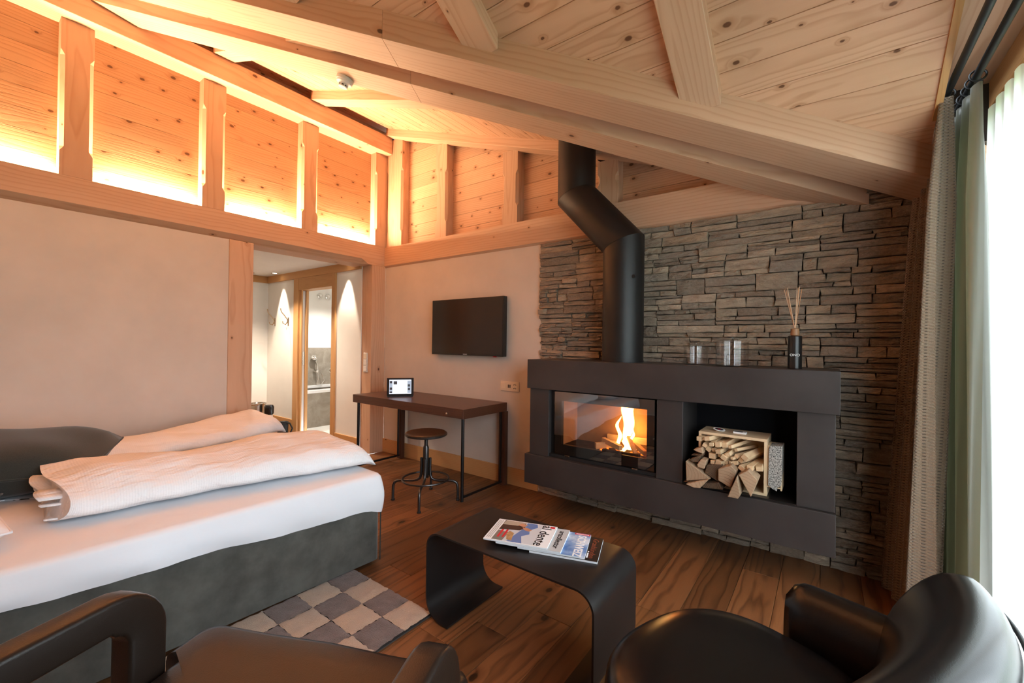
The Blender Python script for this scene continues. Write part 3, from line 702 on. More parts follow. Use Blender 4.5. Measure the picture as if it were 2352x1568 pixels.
# ------------------------------------------------------------------ SMOKE DETECTOR on the far valley beam
sd_p = Vector((1.58, -1.545, 3.147)); nz = dV.normalized().cross(hp).normalized(); nz = nz if nz.z < 0 else -nz
Ms = frame(sd_p, dV.normalized(), nz.cross(dV.normalized())).to_3x3()
q = Matrix((dV.normalized(), nz.cross(dV.normalized()), nz)).transposed()
sm = empty('smoke_detector', tuple(sd_p), 'round white smoke detector under the valley beam', 'smoke detector')
B().lathe([(.055, -.004), (.057, .0), (.057, .022), (.052, .026)], sd_p, 32, True, q).build('base', 'white_plastic', sm, 30)
B().lathe([(.053, .026), (.050, .034), (.032, .040), (.030, .046)], sd_p, 32, True, q).build('shell', 'white_plastic', sm, 30)
B().lathe([(.028, .046), (.028, .056)], sd_p, 32, True, q).build('grille', 'grille_dark', sm, 30); smg = [c for c in sm.children if c.name.startswith('grille')][0]
for k in range(8):
    a = 2*PI*k/8; b = B(); M4 = Matrix.Translation(sd_p) @ q.to_4x4() @ Matrix.Rotation(a, 4, 'Z'); b.box((.026, -.004, .045), (.031, .004, .057), 2, M4); b.build('rib', 'white_plastic', smg)
B().lathe([(.031, .056), (.029, .062), (.0, .063)], sd_p, 32, True, q).build('cap', 'white_plastic', sm, 30)

# ------------------------------------------------------------------ FIREPLACE
fp = empty('fireplace', (3.37, 0, 0), 'wall-hung black steel fireplace with stove window and log niche', 'fireplace')
FY = -.43
def fb(name, lo, hi, mat='black_steel', bevel=.0025, along=0): return box(name, lo, hi, mat, fp, along, bevel)
fb('mantel', (2.388, FY-.005, .968), (4.352, 0.0, 1.195))
fb('lower_band', (2.376, FY-.012, .226), (4.338, 0.0, .452))
fb('left_panel', (2.405, FY+.015, .452), (2.578, 0, .968)); fb('middle_panel', (3.402, FY+.015, .452), (3.567, 0, .968)); fb('right_panel', (4.165, FY+.015, .452), (4.334, 0, .968))
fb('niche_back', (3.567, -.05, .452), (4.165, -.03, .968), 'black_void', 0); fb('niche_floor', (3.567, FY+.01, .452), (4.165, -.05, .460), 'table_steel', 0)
fb('stove_back', (2.578, -.03, .452), (3.402, -.01, .968), 'matt_black', 0)
# firebox
fb('firebox_back', (2.66, -.13, .53), (3.35, -.11, .92), 'vermiculite', 0); fb('firebox_side', (2.655, -.37, .53), (2.675, -.11, .92), 'vermiculite', 0); fb('firebox_side', (3.335, -.37, .53), (3.355, -.11, .92), 'vermiculite', 0)
fb('firebox_floor', (2.66, -.38, .535), (3.35, -.11, .552), 'charred', 0); fb('firebox_roof', (2.66, -.38, .905), (3.35, -.11, .92), 'vermiculite', 0)
# door: black frame around the pane
D0 = FY+.045
for nm, lo, hi in (('door_frame', (2.622, D0-.012, .487), (3.382, D0+.02, .560)), ('door_frame', (2.622, D0-.012, .888), (3.382, D0+.02, .956)), ('door_frame', (2.622, D0-.012, .560), (2.682, D0+.02, .888)), ('door_frame', (3.332, D0-.012, .560), (3.382, D0+.02, .888))):
    fb(nm, lo, hi, 'black_plastic', .001)
for nm, lo, hi in (('surround', (2.578, FY+.03, .455), (3.402, -.03, .478)), ('surround', (2.578, FY+.06, .958), (3.402, -.03, .968)), ('surround', (2.578, FY+.06, .478), (2.602, -.03, .958)), ('surround', (3.390, FY+.06, .478), (3.402, -.03, .958))): fb(nm, lo, hi, 'matt_black', 0)
B().add([(2.62, D0-.014, .485), (3.384, D0-.014, .485), (3.384, D0-.014, .957), (2.62, D0-.014, .957)], [(0, 1, 2, 3)]).build('glass_pane', 'stove_glass', fp)
for x_ in (2.735, 3.255): box('latch', (x_-.02, D0-.022, .474), (x_+.02, D0-.008, .484), 'chrome', fp, 0, .001)
# burning logs, embers, flame
def billet(p0, p1, w, h, mat, name, lab, cat, grp, tw=0):
    p0, p1 = Vector(p0), Vector(p1); d = (p1-p0).normalized(); s = d.cross(Vector((0, 0, 1))).normalized(); u = s.cross(d)
    R_ = Matrix.Rotation(tw, 3, d); s, u = R_ @ s, R_ @ u; o = rnd.random()*20; V = []; G = []
    for p, t_ in ((p0, 0), (p1, (p1-p0).length)):
        for a, c_ in ((-w/2, -h/2), (w/2, -h/2), (w/2, h/2), (-w/2, h/2)): V.append(p+s*a+u*c_); G.append((t_+o, a, c_))
    ob = B().add(V, [(0, 3, 2, 1), (4, 5, 6, 7), (0, 1, 5, 4), (1, 2, 6, 5), (2, 3, 7, 6), (3, 0, 4, 7)], G).build(name, mat, None, bevel=.0015, seg=1)
    tag(ob, lab, cat, grp); return ob
bl = [((2.93, -.33, .575), (3.06, -.20, .585), .03, .045, 'lower left burning billet, pale end towards the glass'), ((2.96, -.26, .612), (3.13, -.34, .590), .032, .035, 'burning billet lying across the left one'),
      ((2.95, -.155, .615), (3.28, -.16, .62), .03, .045, 'burning billet along the firebox back behind the flame'), ((3.16, -.22, .625), (3.30, -.33, .580), .032, .03, 'burning billet right of the flame sloping to the glass'),
      ((3.15, -.25, .66), (3.235, -.335, .565), .028, .02, 'thin billet leaning in front of the flame'), ((3.00, -.36, .563), (3.27, -.35, .563), .02, .016, 'low charred billet at the front of the fire')]
for p0, p1, w_, h_, lab in bl: billet(p0, p1, w_, h_, 'spruce_stick' if 'charred' not in lab else 'charred', 'burning_log', lab, 'log', 'billets burning in the stove')
em = B()
for i in range(26):
    cx, cy, cz, r = rnd.uniform(2.98, 3.3), rnd.uniform(-.355, -.16), .556, rnd.uniform(.008, .017)
    em.lathe([(r*.2, -.004), (r, .0), (r*.7, .008), (r*.1, .011)], (cx, cy, cz), 6)
o = em.build('ember', 'ember_glow'); tag(o, 'bed of glowing embers under the burning billets', 'embers', None, 'stuff')
fm = empty('flame', (3.13, -.25, .56), 'tall bright flame rising from the billets in the stove', 'fire')
def tongue(cx, cy, z0, z1, w0, bend, seed):
    rr = random.Random(seed); rings = []; n = 12; G = []
    for i in range(13):
        f = i/12; z = z0+(z1-z0)*f; wv = w0*(.55+.9*f-.3*f*f if z1 > .88 else (1-f)**.8*(.6+f)+.02)
        ox = bend*math.sin(f*3.0)+.012*math.sin(f*9+seed)
        rings.append([Vector((cx+ox+wv*math.cos(2*PI*k/n), cy+wv*.6*math.sin(2*PI*k/n), z)) for k in range(n)])
    return B().loft(rings, True, False)
tongue(3.155, -.24, .565, .902, .043, -.018, 3).build('flame_tongue', 'flame', fm, 'all')
tongue(3.085, -.25, .60, .80, .022, -.012, 5).build('flame_tongue', 'flame', fm, 'all')
tongue(3.205, -.26, .58, .72, .020, -.03, 8).build('flame_tongue', 'flame', fm, 'all')
tongue(3.135, -.29, .56, .66, .03, .01, 11).build('flame_tongue', 'flame', fm, 'all')

# flue
fu = empty('flue_pipe', (3.085, -.22, 1.195), 'matt black flue pipe with two angled elbows rising from the fireplace', 'flue')
def seg(name, c0, c1, n0, n1, r=.147, n=40):
    c0, c1 = Vector(c0), Vector(c1); d = (c1-c0).normalized(); ye = Vector((0, 1, 0)); xe = d.cross(ye).normalized(); rings = []
    for c, nn in ((c0, n0), (c1, n1)):
        nn = Vector(nn).normalized(); ring = []
        for k in range(n):
            p = c+r*(math.cos(2*PI*k/n)*xe+math.sin(2*PI*k/n)*ye); t_ = (c-p).dot(nn)/d.dot(nn); ring.append(p+d*t_)
        rings.append(ring)
    return B().loft(rings, True, True).build(name, 'flue_paint', fu, 30)
c1_, c2_ = Vector((3.085, -.22, 2.055)), Vector((2.69, -.22, 2.485)); dd = (c2_-c1_).normalized(); nA = (dd+Vector((0, 0, 1))).normalized()
lpp = seg('lower_pipe', (3.085, -.22, 1.195), c1_, (0, 0, 1), nA); seg('offset_pipe', c1_+dd*.0015, c2_-dd*.0015, nA, nA); seg('upper_pipe', c2_, (2.69, -.22, 3.02), nA, (0, 0, 1))
B().lathe([(.150, 0), (.150, .012), (.147, .012)], (3.085, -.22, 1.195), 40, False).build('collar', 'flue_paint', fu, 30)
B().lathe([(.012, 0), (.012, .02), (0, .02)], (3.20, -.305, 1.80), 12, True, Matrix.Rotation(PI/2, 3, 'X')).build('damper_knob', 'matt_black', lpp, True)

# jars
def jar(x, y, r, h, lab):
    z = 1.195; j = empty('glass_jar', (x, y, z), lab, 'jar', 'lidded glass jars on the mantel')
    B().lathe([(.001, .0), (r*.97, .0), (r, .006), (r, h), (r-.004, h), (r-.004, .008), (.001, .006)], (x, y, z), 40, False).build('body', 'jar_glass', j, 35)
    B().lathe([(r+.002, h+.001), (r+.002, h+.006), (r*.5, h+.012), (r*.16, h+.016), (r*.13, h+.026), (r*.36, h+.034), (r*.38, h+.040), (.001, h+.043)], (x, y, z), 40, False).build('lid', 'jar_glass', j, 35)
jar(3.592, -.221, .074, .118, 'smaller lidded glass jar on the mantel, next to the flue'); jar(3.823, -.303, .092, .152, 'larger lidded glass jar on the mantel, beside the reed diffuser')
df = empty('reed_diffuser', (4.145, -.291, 1.195), 'black cylindrical reed diffuser with thin sticks on the mantel', 'diffuser')
B().lathe([(.0, 0), (.033, 0), (.035, .003), (.035, .184), (.033, .187), (.012, .187), (0, .187)], (4.145, -.291, 1.195), 36).build('bottle', 'black_plastic', df, 30); dfb = df.children[0]
B().lathe([(.018, .187), (.022, .192), (.021, .228), (.014, .232)], (4.145, -.291, 1.195), 24).build('neck_ring', 'cork_wood', df, 30)
for k, (tx, ty, tz) in enumerate(((-.062, .02, .460), (-.052, .0, .462), (-.042, -.02, .463), (.016, .01, .465), (.022, -.01, .468), (.034, .02, .460), (.010, -.02, .462))):
    B().tube([(4.145-tx*.05, -.291, 1.40), (4.145+tx*.9, -.291+ty, 1.195+tz)], .0019, 6).build('reed', 'reed' if k % 2 else 'reed_pale', df)
fx = (Vector((CAM.x, CAM.y, 0))-Vector((4.145, -.291, 0))).normalized(); sx_ = Vector((0, 0, 1)).cross(fx)
text('label_print', 'ONO', .020, frame(Vector((4.145, -.291, 1.273))+fx*.0355, sx_, (0, 0, 1)), 'ink_white', dfb, 0)

# log niche : crate, kindling, split logs
cr = empty('log_crate', (3.84, -.27, .46), 'pale wooden crate of kindling in the fireplace niche, with a small side box', 'crate')
def cb_(name, lo, hi, along=0): return box(name, lo, hi, 'crate_wood', cr, along, .001)
cb_('top_board', (3.652, -.375, .770), (4.022, -.16, .786)); cb_('bottom_board', (3.652, -.375, .460), (4.022, -.16, .474))
cb_('side_board', (3.652, -.375, .474), (3.667, -.16, .770), 2); cb_('side_board', (4.006, -.375, .474), (4.022, -.16, .770), 2); cb_('back_board', (3.667, -.172, .474), (4.006, -.16, .770))
cb_('box_side', (4.023, -.375, .515), (4.029, -.24, .742), 2); cb_('box_side', (4.088, -.375, .505), (4.096, -.24, .742), 2); cb_('box_top', (4.023, -.375, .742), (4.096, -.24, .752)); cb_('box_back', (4.029, -.25, .515), (4.088, -.244, .742), 2); cb_('box_bottom', (4.029, -.375, .515), (4.088, -.25, .522))
X2 = lambda a, b_: 3.607+(a-145)*.000361
Z2 = lambda a, b_: .592-(b_-790)*.00041+(a-145)*.0000724
nw = empty('newspaper_roll', (4.058, -.33, .5), 'folded newspaper standing in the small side box of the crate', 'newspaper')
PN = [(1330, 590), (1500, 600), (1500, 1000), (1490, 1140), (1445, 1160), (1430, 1215), (1370, 1180), (1315, 1130), (1320, 700)]
B().prism([(X2(a, b_), Z2(a, b_)-.008) for a, b_ in PN], lambda u, v, d: Vector((u, d, v)), -.385, -.27).build('paper_fold', 'newsprint', nw)
rp = random.Random(5)
SK = [(300, 440, 80, 0), (400, 445, 70, -15), (440, 440, 95, 8), (390, 545, 75, -25), (440, 615, 85, -35), (500, 535, 75, 5), (595, 540, 92, 5), (690, 560, 95, 10), (775, 590, 62, 15), (520, 625, 55, 0), (610, 640, 95, 10), (500, 715, 110, 0), (610, 715, 62, 0), (690, 730, 95, -30),
      (750, 690, 85, 25), (815, 745, 50, 0), (870, 725, 70, -20), (930, 790, 80, -30), (1000, 735, 110, -35), (515, 800, 70, 0), (610, 810, 105, -10), (710, 815, 75, 0), (780, 815, 52, 0), (850, 820, 88, 10), (950, 890, 105, -30), (1075, 880, 95, 0), (1200, 905, 100, 10), (860, 640, 60, 20)]
KL = {}
_od = ('first', 'second', 'third', 'fourth', 'fifth', 'sixth', 'seventh', 'eighth', 'ninth')
for nm_, lo_, hi_ in (('top row', 0, 500), ('second row', 500, 600), ('third row', 600, 700), ('fourth row', 700, 780), ('bottom row', 780, 2000)):
    for q_, i_ in enumerate(sorted([i for i, k in enumerate(SK) if lo_ <= k[1] < hi_], key=lambda i: SK[i][0])): KL[i_] = 'pale kindling stick in the %s of the crate, %s from the left' % (nm_, _od[q_])
for i, (a, b_, s_, tw) in enumerate(SK):
    px, pz = X2(a, b_), Z2(a, b_); wd = s_*.00036; yf = -.395-rp.uniform(0, .045)
    ex = .035+.05*rp.random()
    billet((px, yf, pz), (min(max(px+ex*(1 if a > 500 else .6), 3.69), 3.985), -.185, min(max(pz+rp.uniform(-.005, .035), .59), .745)), wd*.93, wd*.93*rp.uniform(.75, 1.0), 'spruce_stick', 'kindling_stick',
           KL[i], 'kindling', 'kindling sticks in the crate', math.radians(-tw))
LG = [([(145, 785), (330, 905), (540, 1062), (160, 1085)], -.47, 'beech_log', 'wedge-shaped split log at the left of the niche pile'), ([(460, 850), (690, 850), (655, 1105), (520, 1020), (430, 960)], -.45, 'bark', 'dark bark-faced log in the middle of the niche pile'),
      ([(665, 920), (850, 872), (930, 960), (850, 1190), (665, 1080)], -.48, 'beech_log', 'broad squared log face in the centre of the niche pile'), ([(978, 1010), (1110, 945), (1245, 1090), (1150, 1315)], -.50, 'beech_log', 'large split log at the right, pointing downwards over the niche edge'),
      ([(980, 1035), (1030, 1300), (1000, 1372), (850, 1358)], -.53, 'beech_log', 'upright wedge of log standing at the niche edge'), ([(170, 1140), (400, 1092), (530, 1075), (400, 1200), (300, 1212)], -.49, 'beech_log', 'low split log with lined grain at the bottom left of the pile'),
      ([(410, 1130), (680, 1118), (740, 1215), (430, 1190)], -.48, 'bark', 'flat bark piece at the bottom centre of the pile'), ([(320, 840), (380, 765), (460, 790), (430, 910), (330, 880)], -.46, 'beech_log', 'small rough log above the left wedge'),
      ([(190, 760), (375, 690), (330, 805), (240, 800)], -.45, 'bark', 'thin curled bark strip at the left of the crate'), ([(195, 690), (380, 678), (390, 715)], -.44, 'bark', 'narrow bark splinter sticking out left of the crate'), ([(230, 610), (370, 578), (392, 680), (300, 645)], -.44, 'beech_log', 'thin ragged splinter left of the kindling'),
      ([(80, 1080), (170, 1085), (165, 1100), (90, 1098)], -.44, 'bark', 'small bark chip lying in the niche corner')]
for P, yf, mt, lab in LG:
    adj = (abs(yf)-.42)*.33
    pl2 = [(X2(a, b_)-(abs(yf)-.42)*.16, max(Z2(a, b_)+adj, .4615)) for a, b_ in P]
    cxx = sum(p[0] for p in pl2)/len(pl2); czz = sum(p[1] for p in pl2)/len(pl2)
    yb2 = -.38 if cxx-.03 < 3.66 or min(p[0] for p in pl2) < 3.667 else -.20
    yb2 = -.378 if czz > .52 else yb2
    o = B().prism(pl2, lambda u, v, d: Vector((u, d, v)), yf, max(yb2, yf+.07), 'depth').build('split_log', mt, None, bevel=.003, seg=1); tag(o, lab, 'log', 'split logs in the niche')
def badge(x, y, lab, rx, tilt, col):
    bd = empty('badge', (x, y, .786), lab, 'badge')
    M4 = Matrix.Translation((x, y, .786+.012)) @ Matrix.Rotation(tilt, 4, 'X') @ Matrix.Rotation(.1, 4, 'Y')
    b = B(); b.lathe([(.001, -.002), (rx, -.002), (rx, .002), (.001, .002)], (0, 0, 0), 28); b.v = [tuple(M4 @ Vector((p[0], p[1]*.62, p[2]))) for p in b.v]; b.build('disc', 'ink_white', bd, 30)
    b = B(); b.lathe([(.001, .0022), (rx*.72, .0022)], (0, 0, 0), 28, False); b.v = [tuple(M4 @ Vector((p[0], p[1]*.62, p[2]))) for p in b.v]; b.build('face', 'ink_black', bd)
    b = B(); b.lathe([(.001, .003), (rx*.3, .003)], (0, 0, 0), 20, False); b.v = [tuple(M4 @ Vector((p[0], p[1]*.62, p[2]))) for p in b.v]; b.build('emblem', col, bd)
badge(3.755, -.30, 'small oval white-rimmed badge with a red centre, tilted on the crate top', .034, .22, 'ink_red')
mb = empty('matchbox', (3.87, -.29, .786), 'flat white and black matchbox on the crate top', 'matchbox')
box('tray', (3.835, -.31, .786), (3.905, -.265, .797), 'ink_white', mb, 0, .001); box('print', (3.840, -.308, .797), (3.885, -.28, .7976), 'ink_black', mb)

# ------------------------------------------------------------------ TV, socket
tv = empty('television', (1.385, -.04, 1.19), 'flat black television on the cream wall above the desk', 'television')
tvc = box('casing', (.905, -.075, 1.192), (1.865, -.02, 1.762), 'black_plastic', tv, 0, .004); box('screen', (.917, -.0765, 1.212), (1.853, -.0745, 1.752), 'tv_screen', tv)
box('bracket', (1.15, -.02, 1.33), (1.62, .0, 1.62), 'matt_black', tv)
text('logo_print', 'SAMSUNG', .012, frame((1.385, -.0772, 1.203), (1, 0, 0), (0, 0, 1)), 'paper', tvc)
box('sensor', (1.745, -.075, 1.186), (1.775, -.055, 1.192), 'ink_red', tvc)
sk = empty('wall_socket', (1.896, 0, .915), 'ivory double socket plate between desk and fireplace', 'socket')
skp = box('plate', (1.788, -.009, .868), (2.004, 0, .960), 'ivory_plastic', sk, 0, .003)
box('rocker', (1.796, -.013, .885), (1.855, -.009, .943), 'ivory_plastic', skp, 0, .002); box('data_plate', (1.860, -.011, .885), (1.918, -.009, .943), 'ivory_plastic', skp, 0, .002)
for x_ in (1.878, 1.897): box('data_port', (x_, -.0122, .90), (x_+.011, -.011, .93), 'ink_black', skp)
box('outlet_insert', (1.925, -.012, .880), (1.995, -.009, .948), 'ivory_plastic', skp, 0, .003)
for zc in (.897, .931):
    for dx_ in (-.012, 0, .012): B().lathe([(.004, 0), (.004, .002), (0, .002)], (1.960+dx_, -.012, zc+(.004 if dx_ == 0 else 0)), 8, True, Matrix.Rotation(PI/2, 3, 'X')).build('pin_hole', 'ink_black', skp)

# ------------------------------------------------------------------ DESK + stool + tablet
dk = empty('desk', (1.1, -.33, 0), 'dark wooden writing desk with slim black steel legs under the television', 'desk')
box('desktop', (.315, -.625, .685), (1.885, -.03, .765), 'dark_desk', dk, 0, .002)
drf = box('drawer_front', (1.52, -.6265, .688), (1.872, -.624, .748), 'dark_desk', dk, 0, .001)
B().lathe([(.004, 0), (.004, .010), (.010, .013), (.010, .020), (0, .022)], (1.71, -.6265, .717), 16, True, Matrix.Rotation(PI/2, 3, 'X')).build('knob', 'chrome', drf, True)
for x_, nm in ((.40, 'leg_frame'), (1.868, 'leg_frame')):
    B().tube([(x_, -.612, .0), (x_, -.612, .685)], .0135, 10).build('front_leg', 'dark_metal', dk, True)
    box('back_leg', (x_-.035, -.085, 0), (x_+.035, -.035, .685), 'dark_desk', dk, 2, .002)
    B().tube([(x_, -.612, .035), (x_, -.06, .035)], .011, 10).build('foot_bar', 'dark_metal', dk, True)
    B().tube([(x_, -.10, .04), (x_, -.10, .685)], .010, 8).build('inner_leg', 'dark_metal', dk, True)
st = empty('stool', (1.604, -.774, 0), 'industrial swivel stool with round wooden seat and four bent steel legs', 'stool')
S0 = Vector((1.604, -.774, 0))
B().lathe([(.0, .545), (.160, .545), (.171, .552), (.172, .562), (.160, .570), (.0, .572)], S0, 48).build('seat', 'stool_wood', st, 30)
B().lathe([(.165, .540), (.174, .546), (.175, .556), (.172, .557)], S0, 48, False).build('seat_rim', 'gun_metal', st, True)
B().lathe([(.015, .30), (.015, .545)], S0, 16).build('spindle', 'gun_metal', st, True); B().lathe([(.019, .20), (.024, .22), (.024, .44), (.019, .455)], S0, 16).build('column', 'gun_metal', st, 30)
for k in range(4):
    a = math.atan2(-.961+.774, 1.748-1.604)+k*PI/2; dx_, dy_ = math.cos(a), math.sin(a)
    prof = [(.036, .355), (.036, .27), (.037, .215), (.048, .185), (.07, .172), (.11, .166), (.20, .166), (.235, .162), (.258, .148), (.268, .122), (.270, .08), (.270, .012)]
    lg_ = B().tube([S0+Vector((dx_*r, dy_*r, z)) for r, z in prof], .0115, 10).build('leg', 'gun_metal', st, True)
    B().lathe([(.016, 0), (.017, .008), (.012, .014)], S0+Vector((dx_*.27, dy_*.27, 0)), 12).build('foot', 'matt_black', lg_, True)
B().tube([S0+Vector((.192*math.cos(a), .192*math.sin(a), .182)) for a in np.linspace(0, 2*PI, 41)[:-1]], .008, 8, True).build('foot_ring', 'gun_metal', st, True)
# tablet facing the camera
tp = Vector((.83, -.425, .765)); tdir = Vector((CAM.x-.83, CAM.y+.425, 0)).normalized(); tx = Vector((0, 0, 1)).cross(tdir); 
tx = (tx*math.cos(.0)).normalized(); tn = (tdir*math.cos(.12)+Vector((0, 0, 1))*math.sin(.12)).normalized(); tu = tn.cross(tx)
tb_ = empty('tablet', tuple(tp), 'tablet computer with a lit screen standing on the desk', 'tablet')
M4 = frame(tp+tu*.004, tx, tu)
def tbox(name, lo, hi, mat, bevel=0, par=None): return B().box(lo, hi, 0, M4).build(name, mat, par or tb_, bevel=bevel)
tbox('body', (-.131, .008, -.010), (.131, .186, 0), 'bezel', .003); tsc = tbox('screen', (-.108, .024, .0), (.108, .168, .0008), 'screen_white')
tbox('side_panel', (-.106, .034, .0008), (-.078, .155, .0012), 'screen_grey', 0, tsc); tbox('side_panel', (.070, .034, .0008), (.106, .155, .0012), 'screen_grey', 0, tsc)
for x_, y_, w_, h_ in ((-.103, .132, .022, .022), (-.104, .066, .024, .024), (-.104, .036, .024, .014), (-.066, .120, .034, .032), (.072, .096, .024, .024), (.074, .060, .022, .024)): tbox('thumbnail', (x_, y_, .0012), (x_+w_, y_+h_, .0016), 'screen_dark', 0, tsc)
B().box((-.125, 0, -.05), (.125, .012, .012), 0, frame(tp, tx, tdir.cross(tx)*-1 if False else Vector((0, 0, 1)))).build('keyboard_stand', 'dark_metal', tb_, bevel=.002)

# ------------------------------------------------------------------ BED
BRZ = math.radians(-2.6)
bed = empty('bed', (2.155, -1.63, 0), 'double bed with dark grey suede base and white fitted sheet', 'bed', rz=BRZ)
BM = WM[bed]
def bl_(p): return BM @ Vector(p)
BW, BL = 1.88, 2.12
def rloop(x0, x1, y0, y1, r, n=6, seg=40):
    P = []
    for cx, cy, a0 in ((x1-r, y1-r, 0), (x0+r, y1-r, PI/2), (x0+r, y0+r, PI), (x1-r, y0+r, 1.5*PI)):
        for k in range(n+1):
            a = a0+k*PI/2/n; P.append((cx+r*math.cos(a), cy+r*math.sin(a)))
    Q = []
    for i in range(len(P)):
        p, q = P[i], P[(i+1) % len(P)]; d = math.dist(p, q); m = max(1, int(d/.045))
        for k in range(m): Q.append((p[0]+(q[0]-p[0])*k/m, p[1]+(q[1]-p[1])*k/m))
    return Q
lp = rloop(-BW, 0, -BL, 0, .035)
rings = []
for z, s in ((0.027, 0), (.40, 0), (.41, .01)):
    rings.append([bl_((x*(1)+(-s if x > -.5 else s), y+(-s if y > -.5 else s), z)) for x, y in lp])
bdb = B().loft(rings, True, True).build('base', 'suede', bed, 40)
B().tube([bl_((.001, .001, z)) for z in (.02, .2, .40)], .004, 6).build('corner_piping', 'cushion_grey', bdb, True)
lp = rloop(-BW-.012, .014, -BL-.012, .014, .035)
def hemz(x, y):
    if x > -.06:
        t_ = -y
        z = .325+.05*min(t_/.75, 1)+.03*max(0, min((t_-.75)/.7, 1)) +.006*math.sin(t_*9)
        if t_ < .10: z -= .02*(1-t_/.1)
        return z
    return .34+.01*math.sin(x*7)
rings = []
NZ = 8
for k in range(NZ+1):
    f = k/NZ; ring = []
    for x, y in lp:
        hz = hemz(x, y); z = hz+(.495-hz)*f
        wv = (.006*math.sin(y*17+f*3)+.003*math.sin(y*41+x*9-f*5))*(1-f)+.004*math.sin(x*13)*(1-f)
        bul = .010*math.sin(f*PI)
        cx_, cy_ = -BW/2, -BL/2; dx_, dy_ = x-cx_, y-cy_; L = math.hypot(dx_/BW*2, dy_/BL*2) or 1
        nx = 1 if x > -.05 else (-1 if x < -BW+.05 else 0); ny = 1 if y > -.05 else (-1 if y < -BL+.05 else 0)
        ring.append(bl_((x+nx*(wv+bul), y+ny*(wv+bul), z)))
    rings.append(ring)
for s, z in ((.005, .516), (.016, .530), (.04, .537), (.3, .540), (.7, .540)):
    ring = []
    for x, y in lp:
        cx_, cy_ = -BW/2, -BL/2
        ring.append(bl_((x-math.copysign(min(s, abs(x-cx_)), x-cx_), y-math.copysign(min(s, abs(y-cy_)), y-cy_), z+.004*math.sin(y*5)*math.sin(x*4)*(1 if s > .05 else 0))))
    rings.append(ring)
b = B().loft(rings, True, False); n = len(lp); m = len(rings)-1; b.f.append(tuple(m*n+j for j in range(n)))
b.build('fitted_sheet', 'sheet_cotton', bed, 60)
# duvets : long folded quilts
def duvet(lab, x0, x1, y0, y1, z0, h, seed, open_end=True, h0=.7, dx0=0.0):
    """x0..x1 width, y0..y1 length (bed local), y1 is the far end"""
    d = empty('duvet', tuple(bl_(((x0+x1)/2, (y0+y1)/2, z0))), lab, 'duvet', 'folded duvets on the bed', rz=BRZ)
    rr = random.Random(seed); ph = [rr.uniform(0, 6) for _ in range(8)]; NY, NP = 60, 40; rings = []; G = []
    for i in range(NY+1):
        f = i/NY; y = y0+(y1-y0)*f
        e0 = min(f/.05, 1); e1 = min((1-f)/.10, 1)
        hh = h*(h0+(1-h0)*min(f/.8, 1))*(math.sqrt(max(1-(1-e1)**2, .03)))*(1+.10*math.sin(f*4+ph[0])+.06*math.sin(f*11+ph[1]))
        if f > .72: hh *= 1-.10*(f-.72)/.28
        cw = (x1-x0)/2*(1+.02*math.sin(f*8+ph[2])) * (1-.10*(1-e1)); cx_ = (x0+x1)/2+dx0*(1-f)+.012*math.sin(f*6+ph[3]); ring = []
        for j in range(NP):
            a = 2*PI*j/NP; ca, sa = math.cos(a), math.sin(a)
            ex = 2/2.7; px = cw*math.copysign(abs(ca)**ex, ca); pz = hh/2*math.copysign(abs(sa)**(2/2.2), sa)
            pz = pz*(.72 if sa < 0 else 1.0)
            # sagging crest, small creases
            k_ = .006*math.sin(f*30+a*3+ph[4])*e1+.010*math.sin(f*9+a*2+ph[5])
            px += k_*ca; pz += k_*sa*(1 if sa > 0 else .2)+.010*math.sin(px*14+ph[6]+f*5)*max(sa, 0)
            yy = y+ (0.03*math.sin(a*2+1)*(1-e0) if f < .08 else 0) + (.035*(ca*.5+.5)*(f > .85)*(f-.85)/.15)
            zb_ = z0+hh*.36+pz
            p = bl_((cx_+px, yy, max(zb_, z0+.001))); ring.append(p); G.append((f*(y1-y0), a*.1, 0))
        rings.append(ring)
    o = B().loft(rings, True, True, G).build('cover', 'duvet_cotton', d, 60)
    # open button end: layered hem flaps
    if open_end:
        for q in range(3):
            zc = z0+.012+h*h0*(.10+.22*q); V = []; xs = np.linspace(x0+dx0+.05+.03*q, x1+dx0-.03-.02*q, 16); Gq = []
            for r_i, yo in enumerate((.10, .0, -.03-.012*q)):
                for x in xs:
                    V.append(bl_((x, y0+yo+.012*math.sin(x*22+q), zc+.012*math.sin(x*19+q*2)+.004*r_i))); Gq.append((yo, x, 0))
            F = [(r_i*16+k, r_i*16+k+1, (r_i+1)*16+k+1, (r_i+1)*16+k) for r_i in range(2) for k in range(15)]
            fo = B().add(V, F, Gq).build('hem_flap', 'duvet_cotton', o, 'all'); md = fo.modifiers.new('th', 'SOLIDIFY'); md.thickness = .006
    return d
duvet('rolled white striped duvet nearest the bed edge', -.745, -.085, -1.30, .01, .540, .245, 4, True, .72, -.22)
duvet('rolled white striped duvet at the far side of the bed, against the wall', -2.06, -1.47, -1.18, .06, .540, .205, 9, False, .62, .32)
